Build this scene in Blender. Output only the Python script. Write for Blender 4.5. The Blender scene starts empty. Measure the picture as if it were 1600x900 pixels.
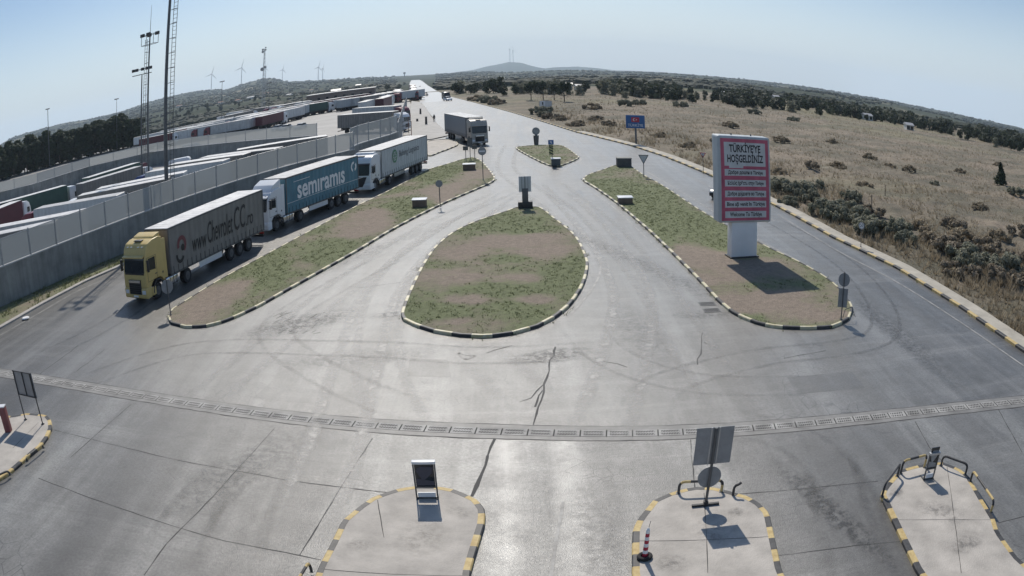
import bpy, bmesh, math, random
from math import sin, cos, pi, radians, hypot, atan2, sqrt
from mathutils import Vector, Matrix, noise
from mathutils.geometry import tessellate_polygon
random.seed(7)
S = bpy.context.scene
COL = S.collection

# ------------------------------------------------------------------ camera (wide lens with barrel distortion)
H = 12.2
PITCH, ROLL = .2781, -.0313
KC = (3.68330226e-02, -1.02710990e-03, 1.31265760e-04, -3.43943668e-06)   # theta(r), r in mm on a 36 mm sensor
def cam_rot(d):
    c, s = cos(ROLL), sin(ROLL)
    dx = c*d[0]-s*d[1]; dy = s*d[0]+c*d[1]
    c, s = cos(PITCH), sin(PITCH)
    return Vector((dx, dy*s+d[2]*c, dy*c-d[2]*s))
cd = bpy.data.cameras.new('camera'); cam = bpy.data.objects.new('camera', cd); COL.objects.link(cam)
cd.type = 'PANO'; cd.sensor_width = 36; cd.sensor_fit = 'HORIZONTAL'
cy = cd
cy.panorama_type = 'FISHEYE_LENS_POLYNOMIAL'
cy.fisheye_fov = radians(150)
cy.fisheye_polynomial_k0 = 0
cy.fisheye_polynomial_k1, cy.fisheye_polynomial_k2, cy.fisheye_polynomial_k3, cy.fisheye_polynomial_k4 = [-k for k in KC]
right, up, back = cam_rot((1, 0, 0)), cam_rot((0, 1, 0)), -cam_rot((0, 0, 1))
cam.matrix_world = Matrix(((right.x, up.x, back.x, 0), (right.y, up.y, back.y, 0), (right.z, up.z, back.z, H), (0, 0, 0, 1)))
cd.clip_start = .1; cd.clip_end = 40000
S.camera = cam

# ------------------------------------------------------------------ sky, sun, exposure
SUN_EL, SUN_AZ = radians(45), radians(-7)       # azimuth from +Y towards +X
W = bpy.data.worlds.new('World'); S.world = W; W.use_nodes = True
nt = W.node_tree; bg = nt.nodes['Background']
sky = nt.nodes.new('ShaderNodeTexSky'); sky.sky_type = 'NISHITA'; sky.sun_disc = False
sky.sun_elevation = SUN_EL; sky.sun_rotation = SUN_AZ
sky.air_density = 1.0; sky.dust_density = 1.1; sky.ozone_density = 1.2; sky.altitude = 50
tint = nt.nodes.new('ShaderNodeMix'); tint.data_type = 'RGBA'; tint.blend_type = 'MULTIPLY'; tint.inputs[0].default_value = 1; tint.inputs[7].default_value = (.76, .90, 1.03, 1)
nt.links.new(sky.outputs[0], tint.inputs[6])
# pale summer haze low on the horizon
tcw = nt.nodes.new('ShaderNodeTexCoord'); sepw = nt.nodes.new('ShaderNodeSeparateXYZ'); nt.links.new(tcw.outputs['Generated'], sepw.inputs[0])
mrw = nt.nodes.new('ShaderNodeMapRange'); mrw.interpolation_type = 'SMOOTHSTEP'
for k_, v_ in ((1, -.02), (2, .22), (3, .8), (4, 0.)): mrw.inputs[k_].default_value = v_
nt.links.new(sepw.outputs[2], mrw.inputs[0])
hz = nt.nodes.new('ShaderNodeMix'); hz.data_type = 'RGBA'; hz.inputs[7].default_value = (8.6, 9.5, 10.3, 1)
nt.links.new(mrw.outputs[0], hz.inputs[0]); nt.links.new(tint.outputs[2], hz.inputs[6]); nt.links.new(hz.outputs[2], bg.inputs[0]); bg.inputs[1].default_value = .092
sd = bpy.data.lights.new('sun', 'SUN'); sun = bpy.data.objects.new('sun', sd); COL.objects.link(sun)
sd.energy = 4.0; sd.angle = radians(.55); sd.color = (1, .93, .83)
sv = Vector((sin(SUN_AZ)*cos(SUN_EL), cos(SUN_AZ)*cos(SUN_EL), sin(SUN_EL)))
sun.rotation_euler = sv.to_track_quat('Z', 'Y').to_euler(); sun.location = (0, 0, 60)
S.view_settings.view_transform = 'Standard'; S.view_settings.look = 'None'
S.view_settings.exposure = 0.0; S.view_settings.gamma = 1
S.cycles.use_denoising = True
S.cycles.max_bounces = 6; S.cycles.volume_bounces = 1; S.cycles.transparent_max_bounces = 24

# ------------------------------------------------------------------ helpers
def ray(u, v):
    x = (u-800)*.0225; y = (450-v)*.0225
    r = hypot(x, y)+1e-9
    t = KC[0]*r+KC[1]*r**2+KC[2]*r**3+KC[3]*r**4
    return cam_rot((sin(t)*x/r, sin(t)*y/r, cos(t)))
def at(u, v, z=0.):
    """the point of height z seen in that direction"""
    d = ray(u, v); t = (z-H)/d.z
    return Vector((d.x*t, d.y*t, z))
def azel(u, v):
    d = ray(u, v); return atan2(d.x, d.y), math.asin(d.z)
def lerp(a, b, t): return a+(b-a)*t
def sstep(a, b, x):
    t = min(1, max(0, (x-a)/(b-a))); return t*t*(3-2*t)
def interp(x, pts):
    if x <= pts[0][0]: return pts[0][1]
    for (a, fa), (b, fb) in zip(pts, pts[1:]):
        if x <= b: return fa+(fb-fa)*(x-a)/(b-a)
    return pts[-1][1]

class MB:
    def __init__(s): s.v = []; s.f = []; s.m = []; s.c = None
    def face(s, pts, m=0):
        i = len(s.v); s.v += [tuple(p) for p in pts]; s.f.append(tuple(range(i, i+len(pts)))); s.m.append(m)
    def box(s, c, d, m=0, rz=0, top=1., M=None):
        i = len(s.v); hx, hy, hz = d[0]/2, d[1]/2, d[2]/2
        R = Matrix.Rotation(rz, 3, 'Z') if M is None else M
        for z in (-1, 1):
            k = top if z > 0 else 1
            for x, y in ((-1, -1), (1, -1), (1, 1), (-1, 1)):
                s.v.append(tuple(Vector(c)+R @ Vector((x*hx*k, y*hy*k, z*hz))))
        for q in ((3, 2, 1, 0), (4, 5, 6, 7), (0, 1, 5, 4), (1, 2, 6, 5), (2, 3, 7, 6), (3, 0, 4, 7)):
            s.f.append(tuple(i+k for k in q)); s.m.append(m)
        return s
    def cyl(s, p0, p1, r0, r1=None, n=12, m=0, caps=True):
        r1 = r0 if r1 is None else r1
        p0, p1 = Vector(p0), Vector(p1); a = (p1-p0).normalized()
        b = a.orthogonal().normalized(); c = a.cross(b); i = len(s.v)
        for p, r in ((p0, r0), (p1, r1)):
            for k in range(n):
                t = 2*pi*k/n; s.v.append(tuple(p+(b*cos(t)+c*sin(t))*r))
        for k in range(n):
            s.f.append((i+k, i+(k+1) % n, i+n+(k+1) % n, i+n+k)); s.m.append(m)
        if caps:
            s.f.append(tuple(i+k for k in range(n))[::-1]); s.m.append(m)
            s.f.append(tuple(i+n+k for k in range(n))); s.m.append(m)
        return s
    def tube(s, pts, r, n=8, m=0):
        mats = m if isinstance(m, (list, tuple)) else [m]*(len(pts)-1)
        for k in range(len(pts)-1): s.cyl(pts[k], pts[k+1], r, r, n, mats[k])
        return s
    def prism(s, poly, z0, z1, m=0, mtop=None, bottom=False):
        """poly: list of (x, y), any orientation"""
        area = sum(poly[k-1][0]*poly[k][1]-poly[k][0]*poly[k-1][1] for k in range(len(poly)))
        if area < 0: poly = poly[::-1]
        n = len(poly); i = len(s.v)
        s.v += [(x, y, z0) for x, y in poly]+[(x, y, z1) for x, y in poly]
        for k in range(n):
            if z1 != z0: s.f.append((i+k, i+(k+1) % n, i+n+(k+1) % n, i+n+k)); s.m.append(m)
        for t in tessellate_polygon([[Vector((x, y, 0)) for x, y in poly]]):
            a, b, c = t
            (ax, ay), (bx, by), (cx, cy) = poly[a], poly[b], poly[c]
            if (bx-ax)*(cy-ay)-(by-ay)*(cx-ax) < 0: a, b, c = c, b, a
            s.f.append((i+n+a, i+n+b, i+n+c)); s.m.append(m if mtop is None else mtop)
        return s
    def xz(s, prof, y0, y1, m=0):
        """profile in x-z extruded along y"""
        n = len(prof); i = len(s.v)
        s.v += [(x, y0, z) for x, z in prof]+[(x, y1, z) for x, z in prof]
        for k in range(n): s.f.append((i+k, i+n+k, i+n+(k+1) % n, i+(k+1) % n)); s.m.append(m)
        s.f.append(tuple(i+k for k in range(n))); s.m.append(m)
        s.f.append(tuple(i+n+k for k in range(n))[::-1]); s.m.append(m)
        return s
    def build(s, name, mats, parent=None, loc=None, smooth=False, bevel=0, seg=2, kind=None, cols=None):
        me = bpy.data.meshes.new(name)
        me.from_pydata(s.v, [], s.f)
        if not isinstance(mats, (list, tuple)): mats = [mats]
        for m in mats: me.materials.append(m)
        me.polygons.foreach_set('material_index', s.m)
        if bevel:
            bm = bmesh.new(); bm.from_mesh(me)
            bmesh.ops.remove_doubles(bm, verts=bm.verts, dist=1e-5)
            bmesh.ops.recalc_face_normals(bm, faces=bm.faces)
            es = [e for e in bm.edges if len(e.link_faces) == 2 and e.calc_face_angle(0) > .35]
            bmesh.ops.bevel(bm, geom=es, offset=bevel, segments=seg, profile=.6, affect='EDGES', clamp_overlap=True)
            bm.to_mesh(me); bm.free()
        if cols is not None:
            ca = me.color_attributes.new('tint', 'FLOAT_COLOR', 'CORNER')
            buf = []
            for p, c in zip(me.polygons, cols): buf += [c, c, c, 1]*p.loop_total
            ca.data.foreach_set('color', buf)
        if smooth or bevel:
            me.polygons.foreach_set('use_smooth', [True]*len(me.polygons))
            try: me.set_sharp_from_angle(angle=radians(38))
            except Exception: pass
        me.update()
        o = bpy.data.objects.new(name, me); COL.objects.link(o)
        if parent: o.parent = parent
        if loc is not None: o.location = loc
        if kind: o['kind'] = kind
        return o
def tag(o, label, cat, group=None):
    o['label'] = label; o['category'] = cat
    if group: o['group'] = group
    return o
def thing(name, label, cat, loc=(0, 0, 0), rz=0, group=None):
    o = bpy.data.objects.new(name, None); COL.objects.link(o); o.empty_display_size = .3
    o.location = loc; o.rotation_euler = (0, 0, rz)
    return tag(o, label, cat, group)
KIDS = {}
def dup(src, loc, rz=0, sc=None, label=None, group=None):
    kids = {}
    if src.name not in KIDS: KIDS[src.name] = [(c, list(c.children)) for c in src.children]
    r = src.copy(); COL.objects.link(r); r.location = loc; r.rotation_euler = (0, 0, rz)
    if sc is not None: r.scale = (sc, sc, sc) if not isinstance(sc, tuple) else sc
    if label: r['label'] = label
    if group: r['group'] = group
    for c, gs in KIDS[src.name]:
        k = c.copy(); COL.objects.link(k); k.parent = r
        for g in gs:
            q = g.copy(); COL.objects.link(q); q.parent = k
    return r
def text_geo(s, size, bold=0.):
    cu = bpy.data.curves.new('t', 'FONT'); cu.body = s; cu.size = size; cu.align_x = 'CENTER'; cu.align_y = 'CENTER'; cu.resolution_u = 3; cu.offset = bold
    o = bpy.data.objects.new('t', cu); COL.objects.link(o)
    bpy.context.view_layer.update()
    me = o.evaluated_get(bpy.context.evaluated_depsgraph_get()).to_mesh()
    v = [tuple(p.co) for p in me.vertices]; f = [tuple(p.vertices) for p in me.polygons]
    bpy.data.objects.remove(o); bpy.data.curves.remove(cu)
    return v, f
def lettering(mb, s, size, origin, xdir, ydir, m=0, sx=1., slant=0., width=None, bold=0.):
    """flat lettering added to mb: x along xdir, y along ydir"""
    v, f = text_geo(s, size, bold)
    if not v: return
    if width:
        w = max(p[0] for p in v)-min(p[0] for p in v); sx = width/w
    O, X, Y = Vector(origin), Vector(xdir), Vector(ydir); i = len(mb.v)
    for p in v: mb.v.append(tuple(O+X*((p[0]+slant*p[1])*sx)+Y*p[1]))
    for q in f: mb.f.append(tuple(i+k for k in q)); mb.m.append(m)

# ------------------------------------------------------------------ materials
def mat(name, col, rough=.7, metal=0, var=.0, scale=3., bump=0., bscale=None, col2=None, spec=.5, detail=5, orand=0., streak=0., wave=0.):
    m = bpy.data.materials.new(name); m.use_nodes = True
    n, l = m.node_tree.nodes, m.node_tree.links; b = n['Principled BSDF']
    b.inputs['Base Color'].default_value = (*col, 1); b.inputs['Roughness'].default_value = rough
    b.inputs['Metallic'].default_value = metal; b.inputs['Specular IOR Level'].default_value = spec
    if var or col2 or bump:
        tc = n.new('ShaderNodeTexCoord')
        if var or col2:
            t = n.new('ShaderNodeTexNoise'); t.inputs['Scale'].default_value = scale; t.inputs['Detail'].default_value = detail; t.inputs['Roughness'].default_value = .65
            l.new(tc.outputs['Object'], t.inputs['Vector'])
            r = n.new('ShaderNodeValToRGB'); r.color_ramp.elements[0].position = .33; r.color_ramp.elements[1].position = .67
            c2 = col2 or tuple(min(1, c*(1+var)) for c in col)
            c1 = col if col2 else tuple(c*(1-var) for c in col)
            r.color_ramp.elements[0].color = (*c1, 1); r.color_ramp.elements[1].color = (*c2, 1)
            l.new(t.outputs['Fac'], r.inputs[0]); out_ = r.outputs[0]
            if streak:
                mp = n.new('ShaderNodeMapping'); mp.inputs['Scale'].default_value = (1, 1, .07); l.new(tc.outputs['Object'], mp.inputs[0])
                t3 = n.new('ShaderNodeTexNoise'); t3.inputs['Scale'].default_value = 2.2; t3.inputs['Detail'].default_value = 6; l.new(mp.outputs[0], t3.inputs['Vector'])
                r3 = n.new('ShaderNodeMapRange'); r3.inputs[1].default_value = .35; r3.inputs[2].default_value = .7; r3.inputs[3].default_value = 1+streak*.4; r3.inputs[4].default_value = 1-streak; l.new(t3.outputs['Fac'], r3.inputs[0])
                m3 = n.new('ShaderNodeMix'); m3.data_type = 'RGBA'; m3.blend_type = 'MULTIPLY'; m3.inputs[0].default_value = 1; l.new(out_, m3.inputs[6]); l.new(r3.outputs[0], m3.inputs[7]); out_ = m3.outputs[2]
            if orand:
                oi = n.new('ShaderNodeObjectInfo'); r4 = n.new('ShaderNodeMapRange'); r4.inputs[3].default_value = 1-orand; r4.inputs[4].default_value = 1+orand*.6; l.new(oi.outputs['Random'], r4.inputs[0])
                m4 = n.new('ShaderNodeMix'); m4.data_type = 'RGBA'; m4.blend_type = 'MULTIPLY'; m4.inputs[0].default_value = 1; l.new(out_, m4.inputs[6]); l.new(r4.outputs[0], m4.inputs[7]); out_ = m4.outputs[2]
            l.new(out_, b.inputs['Base Color'])
        if bump:
            t2 = n.new('ShaderNodeTexNoise'); t2.inputs['Scale'].default_value = bscale or scale*6; t2.inputs['Detail'].default_value = 4
            l.new(tc.outputs['Object'], t2.inputs['Vector'])
            bp = n.new('ShaderNodeBump'); bp.inputs['Strength'].default_value = bump; bp.inputs['Distance'].default_value = .05
            l.new(t2.outputs['Fac'], bp.inputs['Height']); l.new(bp.outputs[0], b.inputs['Normal'])
            if wave:
                wv = n.new('ShaderNodeTexWave'); wv.inputs['Scale'].default_value = .5; wv.inputs['Distortion'].default_value = 1.2; wv.inputs['Detail'].default_value = 1; l.new(tc.outputs['Object'], wv.inputs['Vector'])
                b2 = n.new('ShaderNodeBump'); b2.inputs['Strength'].default_value = wave; b2.inputs['Distance'].default_value = .08; l.new(wv.outputs['Fac'], b2.inputs['Height']); l.new(bp.outputs[0], b2.inputs['Normal']); l.new(b2.outputs[0], b.inputs['Normal'])
    return m
class NG:
    """tiny node helper on a material"""
    def __init__(s, name):
        s.m = bpy.data.materials.new(name); s.m.use_nodes = True; s.n = s.m.node_tree.nodes; s.l = s.m.node_tree.links; s.b = s.n['Principled BSDF']
        s.tc = s.n.new('ShaderNodeTexCoord')
    def mapping(s, scale=(1, 1, 1), rot=(0, 0, 0), loc=(0, 0, 0)):
        mp = s.n.new('ShaderNodeMapping'); mp.inputs['Scale'].default_value = scale; mp.inputs['Rotation'].default_value = rot; mp.inputs['Location'].default_value = loc
        s.l.new(s.tc.outputs['Object'], mp.inputs[0]); return mp.outputs[0]
    def noise(s, scale, vec=None, detail=5, rough=.6, dist=0):
        t = s.n.new('ShaderNodeTexNoise'); t.inputs['Scale'].default_value = scale; t.inputs['Detail'].default_value = detail
        t.inputs['Roughness'].default_value = rough; t.inputs['Distortion'].default_value = dist
        s.l.new(vec or s.tc.outputs['Object'], t.inputs['Vector']); return t.outputs['Fac']
    def vor(s, scale, vec=None, out='Distance', feature='F1'):
        t = s.n.new('ShaderNodeTexVoronoi'); t.feature = feature; t.inputs['Scale'].default_value = scale
        s.l.new(vec or s.tc.outputs['Object'], t.inputs['Vector']); return t.outputs[out]
    def ramp(s, fac, *els):
        r = s.n.new('ShaderNodeValToRGB'); e = r.color_ramp.elements
        while len(e) < len(els): e.new(.5)
        for q, (p, c) in zip(e, els):
            q.position = p; q.color = (*c, 1) if isinstance(c, (tuple, list)) else (c, c, c, 1)
        s.l.new(fac, r.inputs[0]); return r.outputs[0]
    def mix(s, fac, a, b, mode='MIX'):
        x = s.n.new('ShaderNodeMix'); x.data_type = 'RGBA'; x.blend_type = mode
        for k, val in ((0, fac), (6, a), (7, b)):
            if isinstance(val, (int, float)): x.inputs[k].default_value = val if k == 0 else (val, val, val, 1)
            elif isinstance(val, tuple): x.inputs[k].default_value = (*val, 1)
            else: s.l.new(val, x.inputs[k])
        return x.outputs[2]
    def math(s, op, a, b=0.):
        x = s.n.new('ShaderNodeMath'); x.operation = op
        for k, val in ((0, a), (1, b)):
            if isinstance(val, (int, float)): x.inputs[k].default_value = val
            else: s.l.new(val, x.inputs[k])
        return x.outputs[0]
    def out(s, col, rough=.8, bump=None, strength=.3, dist=.05, spec=.5):
        if not isinstance(col, tuple): s.l.new(col, s.b.inputs['Base Color'])
        else: s.b.inputs['Base Color'].default_value = (*col, 1)
        if isinstance(rough, (int, float)): s.b.inputs['Roughness'].default_value = rough
        else: s.l.new(rough, s.b.inputs['Roughness'])
        s.b.inputs['Specular IOR Level'].default_value = spec
        if bump is not None:
            bp = s.n.new('ShaderNodeBump'); bp.inputs['Strength'].default_value = strength; bp.inputs['Distance'].default_value = dist
            s.l.new(bump, bp.inputs['Height']); s.l.new(bp.outputs[0], s.b.inputs['Normal'])
        return s.m

def asphalt_mat(name, a, b, c, streak_rot=0., lanes=0):
    g = NG(name)
    big = g.noise(.09, detail=4, dist=.6); fine = g.noise(9, detail=6, rough=.75); mid = g.noise(.9, detail=6, rough=.7)
    st = g.noise(.45, g.mapping((1, .06, 1), (0, 0, streak_rot)), detail=6, rough=.65, dist=.5)
    st2 = g.noise(.4, g.mapping((1, .07, 1), (0, 0, streak_rot+.75)), detail=6, rough=.65, dist=.7)
    st3 = g.noise(.5, g.mapping((.07, 1, 1), (0, 0, -.12)), detail=6, rough=.7, dist=.6)
    base = g.ramp(big, (.3, a), (.7, b))
    base = g.mix(g.math('MULTIPLY', g.ramp(st, (.46, 0.), (.66, 1.)), .7), base, c)
    base = g.mix(g.math('MULTIPLY', g.ramp(st2, (.5, 0.), (.7, 1.)), .55), base, tuple(x*.8 for x in a))
    base = g.mix(g.math('MULTIPLY', g.ramp(st3, (.52, 0.), (.68, 1.)), .5), base, c)
    if lanes:
        ln = g.noise(.11, g.mapping((1, .12, 1), (0, 0, .12), (3.1, 0, 0)), detail=3, rough=.5)
        base = g.mix(g.math('MULTIPLY', g.ramp(ln, (.44, 0.), (.58, 1.)), .75), base, tuple(x*.5 for x in a))
    base = g.mix(.75, base, g.ramp(fine, (.3, .28), (.7, .72)), 'OVERLAY')
    base = g.mix(.6, base, g.ramp(mid, (.3, .32), (.7, .68)), 'OVERLAY')
    spots = g.ramp(g.noise(1.3, detail=7, rough=.75), (.66, 0.), (.76, 1.))
    base = g.mix(g.math('MULTIPLY', spots, .4), base, tuple(x*.4 for x in a))
    rg = g.ramp(g.math('ADD', g.math('MULTIPLY', st, .35), g.math('ADD', g.math('MULTIPLY', mid, .35), g.math('MULTIPLY', fine, .3))), (.36, .47), (.64, .27))
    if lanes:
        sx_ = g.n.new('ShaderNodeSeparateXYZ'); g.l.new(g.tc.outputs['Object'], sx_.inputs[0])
        pol_glare = None
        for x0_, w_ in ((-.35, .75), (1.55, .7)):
            k_ = g.ramp(g.math('ABSOLUTE', g.math('ADD', sx_.outputs[0], -x0_)), (0., 1.), (w_, 0.)); pol_glare = k_ if pol_glare is None else g.math('MAXIMUM', pol_glare, k_)
        pol_glare = g.math('MULTIPLY', pol_glare, g.ramp(mid, (.3, .25), (.6, 1.)))
        rg = g.mix(g.math('MULTIPLY', pol_glare, .8), rg, (.36, .36, .36)); base = g.mix(g.math('MULTIPLY', pol_glare, .6), base, tuple(x*1.1 for x in c)); spc = g.math('ADD', .6, g.math('MULTIPLY', pol_glare, .6)); g.l.new(spc, g.b.inputs['Specular IOR Level'])  # wheel paths: polish in the gloss, glare lightened into the colour
    # craze cracking in worn places
    vc = g.vor(1.6, g.mapping((1, .7, 1)), feature='DISTANCE_TO_EDGE')
    mk = g.math('MULTIPLY', g.ramp(vc, (.0, 1.), (.03, 0.)), g.ramp(g.noise(.13, detail=5, rough=.7), (.54, 0.), (.60, .8)))
    base = g.mix(mk, base, tuple(x*.3 for x in a))
    return g.out(base, rg, g.math('ADD', g.noise(28, detail=3), g.math('MULTIPLY', mid, .5)), .55, .03, .75)
M = {}
M['asphalt'] = asphalt_mat('worn_asphalt', (.082, .080, .074), (.125, .121, .112), (.235, .228, .214), -.1)
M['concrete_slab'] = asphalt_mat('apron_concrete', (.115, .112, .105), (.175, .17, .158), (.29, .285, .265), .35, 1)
M['island_concrete'] = mat('island_concrete', (.42, .39, .35), .8, var=.2, scale=.9, bump=.3, bscale=20, detail=9)
M['kerb_plain'] = mat('kerb_stone', (.38, .36, .33), .8, var=.2, scale=2)
M['kerb_yellow'] = mat('kerb_yellow_paint', (.42, .30, .12), .7, scale=5, col2=(.60, .47, .22))
M['kerb_cream'] = mat('kerb_faded_paint', (.50, .43, .22), .55, col2=(.66, .62, .48), scale=4)
M['kerb_black'] = mat('kerb_black_paint', (.025, .025, .027), .6, col2=(.07, .07, .07), scale=4)
M['grate'] = mat('galvanised_grate', (.31, .305, .29), .7, 0, var=.4, scale=1.2)
M['dark'] = mat('dark_gap', (.015, .015, .015), .9)
M['joint'] = mat('joint_tar', (.04, .04, .04), .8)
M['paint'] = mat('road_paint_white', (.40, .39, .37), .6, col2=(.16, .155, .145), scale=1.6)
M['wall'] = mat('cast_concrete_wall', (.22, .222, .208), .85, col2=(.34, .34, .315), scale=.5, bump=.2, bscale=6, streak=.2)
M['steel'] = mat('galvanised_steel', (.42, .43, .44), .45, .7, var=.15, scale=2)
M['steel_dark'] = mat('weathered_steel', (.12, .125, .13), .5, .6, var=.2, scale=2)
M['sign_back'] = mat('sign_back_grey', (.27, .28, .29), .5, .3, var=.12, scale=3)
M['white'] = mat('white_paint', (.72, .73, .74), .35, var=.05, scale=1)
M['white_tarp'] = mat('white_tarpaulin', (.62, .63, .62), .5, var=.12, scale=1.2, orand=.3, streak=.15)
M['grey_tarp'] = mat('grey_tarpaulin', (.21, .20, .185), .6, var=.09, scale=1.2, bump=.25, bscale=2.5, streak=.15, wave=.5)
M['lightgrey_tarp'] = mat('silver_tarpaulin', (.50, .53, .54), .5, var=.06, scale=1.2, bump=.25, bscale=2.5, orand=.2, streak=.12, wave=.5)
M['blue_tarp'] = mat('petrol_blue_tarpaulin', (.085, .21, .27), .6, var=.10, scale=1.2, bump=.25, bscale=2.5, wave=.5, streak=.15)
M['bluedark'] = mat('dark_blue_strap', (.02, .07, .10), .6)
M['maroon'] = mat('maroon_tarpaulin', (.10, .02, .03), .5, var=.12, scale=1.2)
M['green_tarp'] = mat('dark_green_tarpaulin', (.05, .10, .08), .6, var=.12, scale=1.2)
M['roof_tarp'] = mat('dusty_roof_tarpaulin', (.62, .60, .57), .42, var=.22, scale=.9, orand=.3)
M['yellow'] = mat('ochre_yellow_paint', (.60, .45, .17), .35, var=.05, scale=2)
M['cabwhite'] = mat('cab_white_paint', (.75, .76, .77), .25)
M['rust'] = mat('rust_red', (.25, .1, .08), .7)
M['rim'] = mat('shade_dark_rim', (.10, .10, .10), .6)  # rim colour darkened to deepen the shade beneath the trailers
M['glass'] = mat('dark_glass', (.02, .025, .03), .06)
M['rubber'] = mat('tyre_rubber', (.02, .02, .02), .85)
M['plastic'] = mat('black_plastic', (.03, .03, .032), .5)
M['chrome'] = mat('bright_metal', (.6, .6, .6), .25, 1)
M['lamp'] = mat('headlamp_glass', (.7, .72, .74), .08)
M['redlamp'] = mat('red_lamp', (.35, .02, .02), .2)
M['orange'] = mat('orange_lamp', (.7, .25, .03), .3)
M['red'] = mat('sign_red', (.48, .10, .16), .55, var=.15, scale=1.5, streak=.15)
M['signgrey'] = mat('sign_panel_grey', (.56, .57, .57), .5, var=.09, scale=1.5, streak=.1)
M['black'] = mat('black_lettering', (.015, .015, .018), .5)
M['whiteletter'] = mat('white_lettering', (.8, .8, .8), .5)
M['bluesign'] = mat('sign_blue', (.02, .11, .30), .4)
M['redplastic'] = mat('red_band', (.42, .02, .05), .5)
M['soil'] = None
M['trunk'] = mat('bark', (.09, .07, .05), .9, var=.3, scale=5)
M['cloth'] = mat('dark_clothes', (.03, .032, .04), .8)
M['skin'] = mat('skin', (.35, .2, .14), .6)

# grass islands: soil with patchy grass
g = NG('island_turf')
n1 = g.noise(.22, detail=6, rough=.65, dist=.5); n2 = g.noise(3.5, detail=6, rough=.8); n3 = g.noise(14, detail=4)
soil = g.ramp(n2, (.3, (.165, .132, .102)), (.7, (.33, .268, .212)))
gr = g.ramp(n2, (.3, (.085, .10, .043)), (.7, (.20, .235, .105)))
at_ = g.n.new('ShaderNodeAttribute'); at_.attribute_name = 'tint'
mk = g.ramp(g.math('ADD', at_.outputs['Fac'], g.math('ADD', g.math('MULTIPLY', g.math('SUBTRACT', n2, .5), .9), g.math('MULTIPLY', g.math('SUBTRACT', n1, .5), 1.0))), (.22, 0.), (.80, .92))
M['turf'] = g.out(g.mix(mk, soil, gr), .95, g.math('ADD', n2, n3), .7, .08)
# open field
g = NG('dry_field')
n0 = g.noise(.012, detail=6, rough=.6, dist=.4); n1 = g.noise(.07, g.mapping((.6, 1, 1)), detail=6, rough=.7); n2 = g.noise(.9, detail=7, rough=.75); n3 = g.noise(7, detail=4)
dry = g.ramp(n2, (.28, (.145, .115, .083)), (.5, (.23, .185, .135)), (.72, (.335, .28, .205)))
olive = g.ramp(n2, (.3, (.06, .06, .04)), (.7, (.14, .132, .088)))
c = g.mix(g.ramp(n1, (.42, 0.), (.6, .85)), dry, olive)
c = g.mix(g.ramp(n0, (.5, 0.), (.62, .6)), c, (.20, .19, .10))
n4 = g.noise(.2, g.mapping((.35, 1, 1), (0, 0, -.3)), detail=6, rough=.75)
c = g.mix(g.math('MULTIPLY', g.ramp(n4, (.48, 0.), (.64, 1.)), .6), c, (.10, .09, .065))
c = g.mix(g.math('MULTIPLY', g.ramp(g.noise(.16, g.mapping((.3, 1, 1), (0, 0, .2), (9, 4, 0)), detail=7, rough=.75), (.6, 0.), (.68, 1.)), .6), c, (.34, .30, .23))
M['field'] = g.out(c, .95, g.math('ADD', n2, n3), .8, .15)
# hill fields and woods
g = NG('hill_ground')
v1 = g.vor(.006, out='Color', vec=g.mapping((1, .55, 1), (0, 0, .4))); n1 = g.noise(.004, detail=6, rough=.6, dist=.3); n2 = g.noise(.03, detail=6, rough=.75)
fld = g.ramp(v1, (0., (.07, .078, .045)), (.35, (.15, .14, .09)), (.6, (.23, .205, .15)), (1., (.08, .09, .05)))
wood = g.ramp(n2, (.3, (.03, .04, .024)), (.7, (.055, .066, .04)))
c = g.mix(g.ramp(g.math('ADD', n1, g.math('MULTIPLY', n2, .3)), (.52, 0.), (.60, 1.)), fld, wood)
M['hill'] = g.out(c, 1., spec=.1)
M['mountain'] = mat('mountain_scrub', (.06, .075, .05), 1., var=.3, scale=.002, spec=.1)
def leafmat(name, dk, lt):
    g = NG(name)
    at_ = g.n.new('ShaderNodeAttribute'); at_.attribute_name = 'tint'
    f = at_.outputs['Fac']
    g.b.inputs['Subsurface Weight'].default_value = 0
    m = g.out(g.ramp(f, (0., dk), (1., lt)), .75, spec=.25)
    tr = g.n.new('ShaderNodeBsdfTranslucent'); g.l.new(g.ramp(f, (0., dk), (1., lt)), tr.inputs[0])
    mx = g.n.new('ShaderNodeMixShader'); mx.inputs[0].default_value = .3
    g.l.new(g.b.outputs[0], mx.inputs[1]); g.l.new(tr.outputs[0], mx.inputs[2]); g.l.new(mx.outputs[0], g.n['Material Output'].inputs[0])
    return m
M['leaf_dark'] = leafmat('dark_evergreen_leaf', (.022, .038, .022), (.055, .075, .035))
M['leaf_mid'] = leafmat('grey_green_leaf', (.13, .135, .095), (.33, .325, .24))
M['leaf_olive'] = leafmat('olive_scrub_leaf', (.17, .14, .10), (.38, .32, .235))
M['straw'] = leafmat('dry_straw', (.22, .178, .122), (.46, .385, .27))
M['sward'] = leafmat('short_grass', (.12, .14, .065), (.27, .29, .15))
M['scrub_far'] = leafmat('far_scrub', (.028, .04, .026), (.058, .07, .045))
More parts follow.
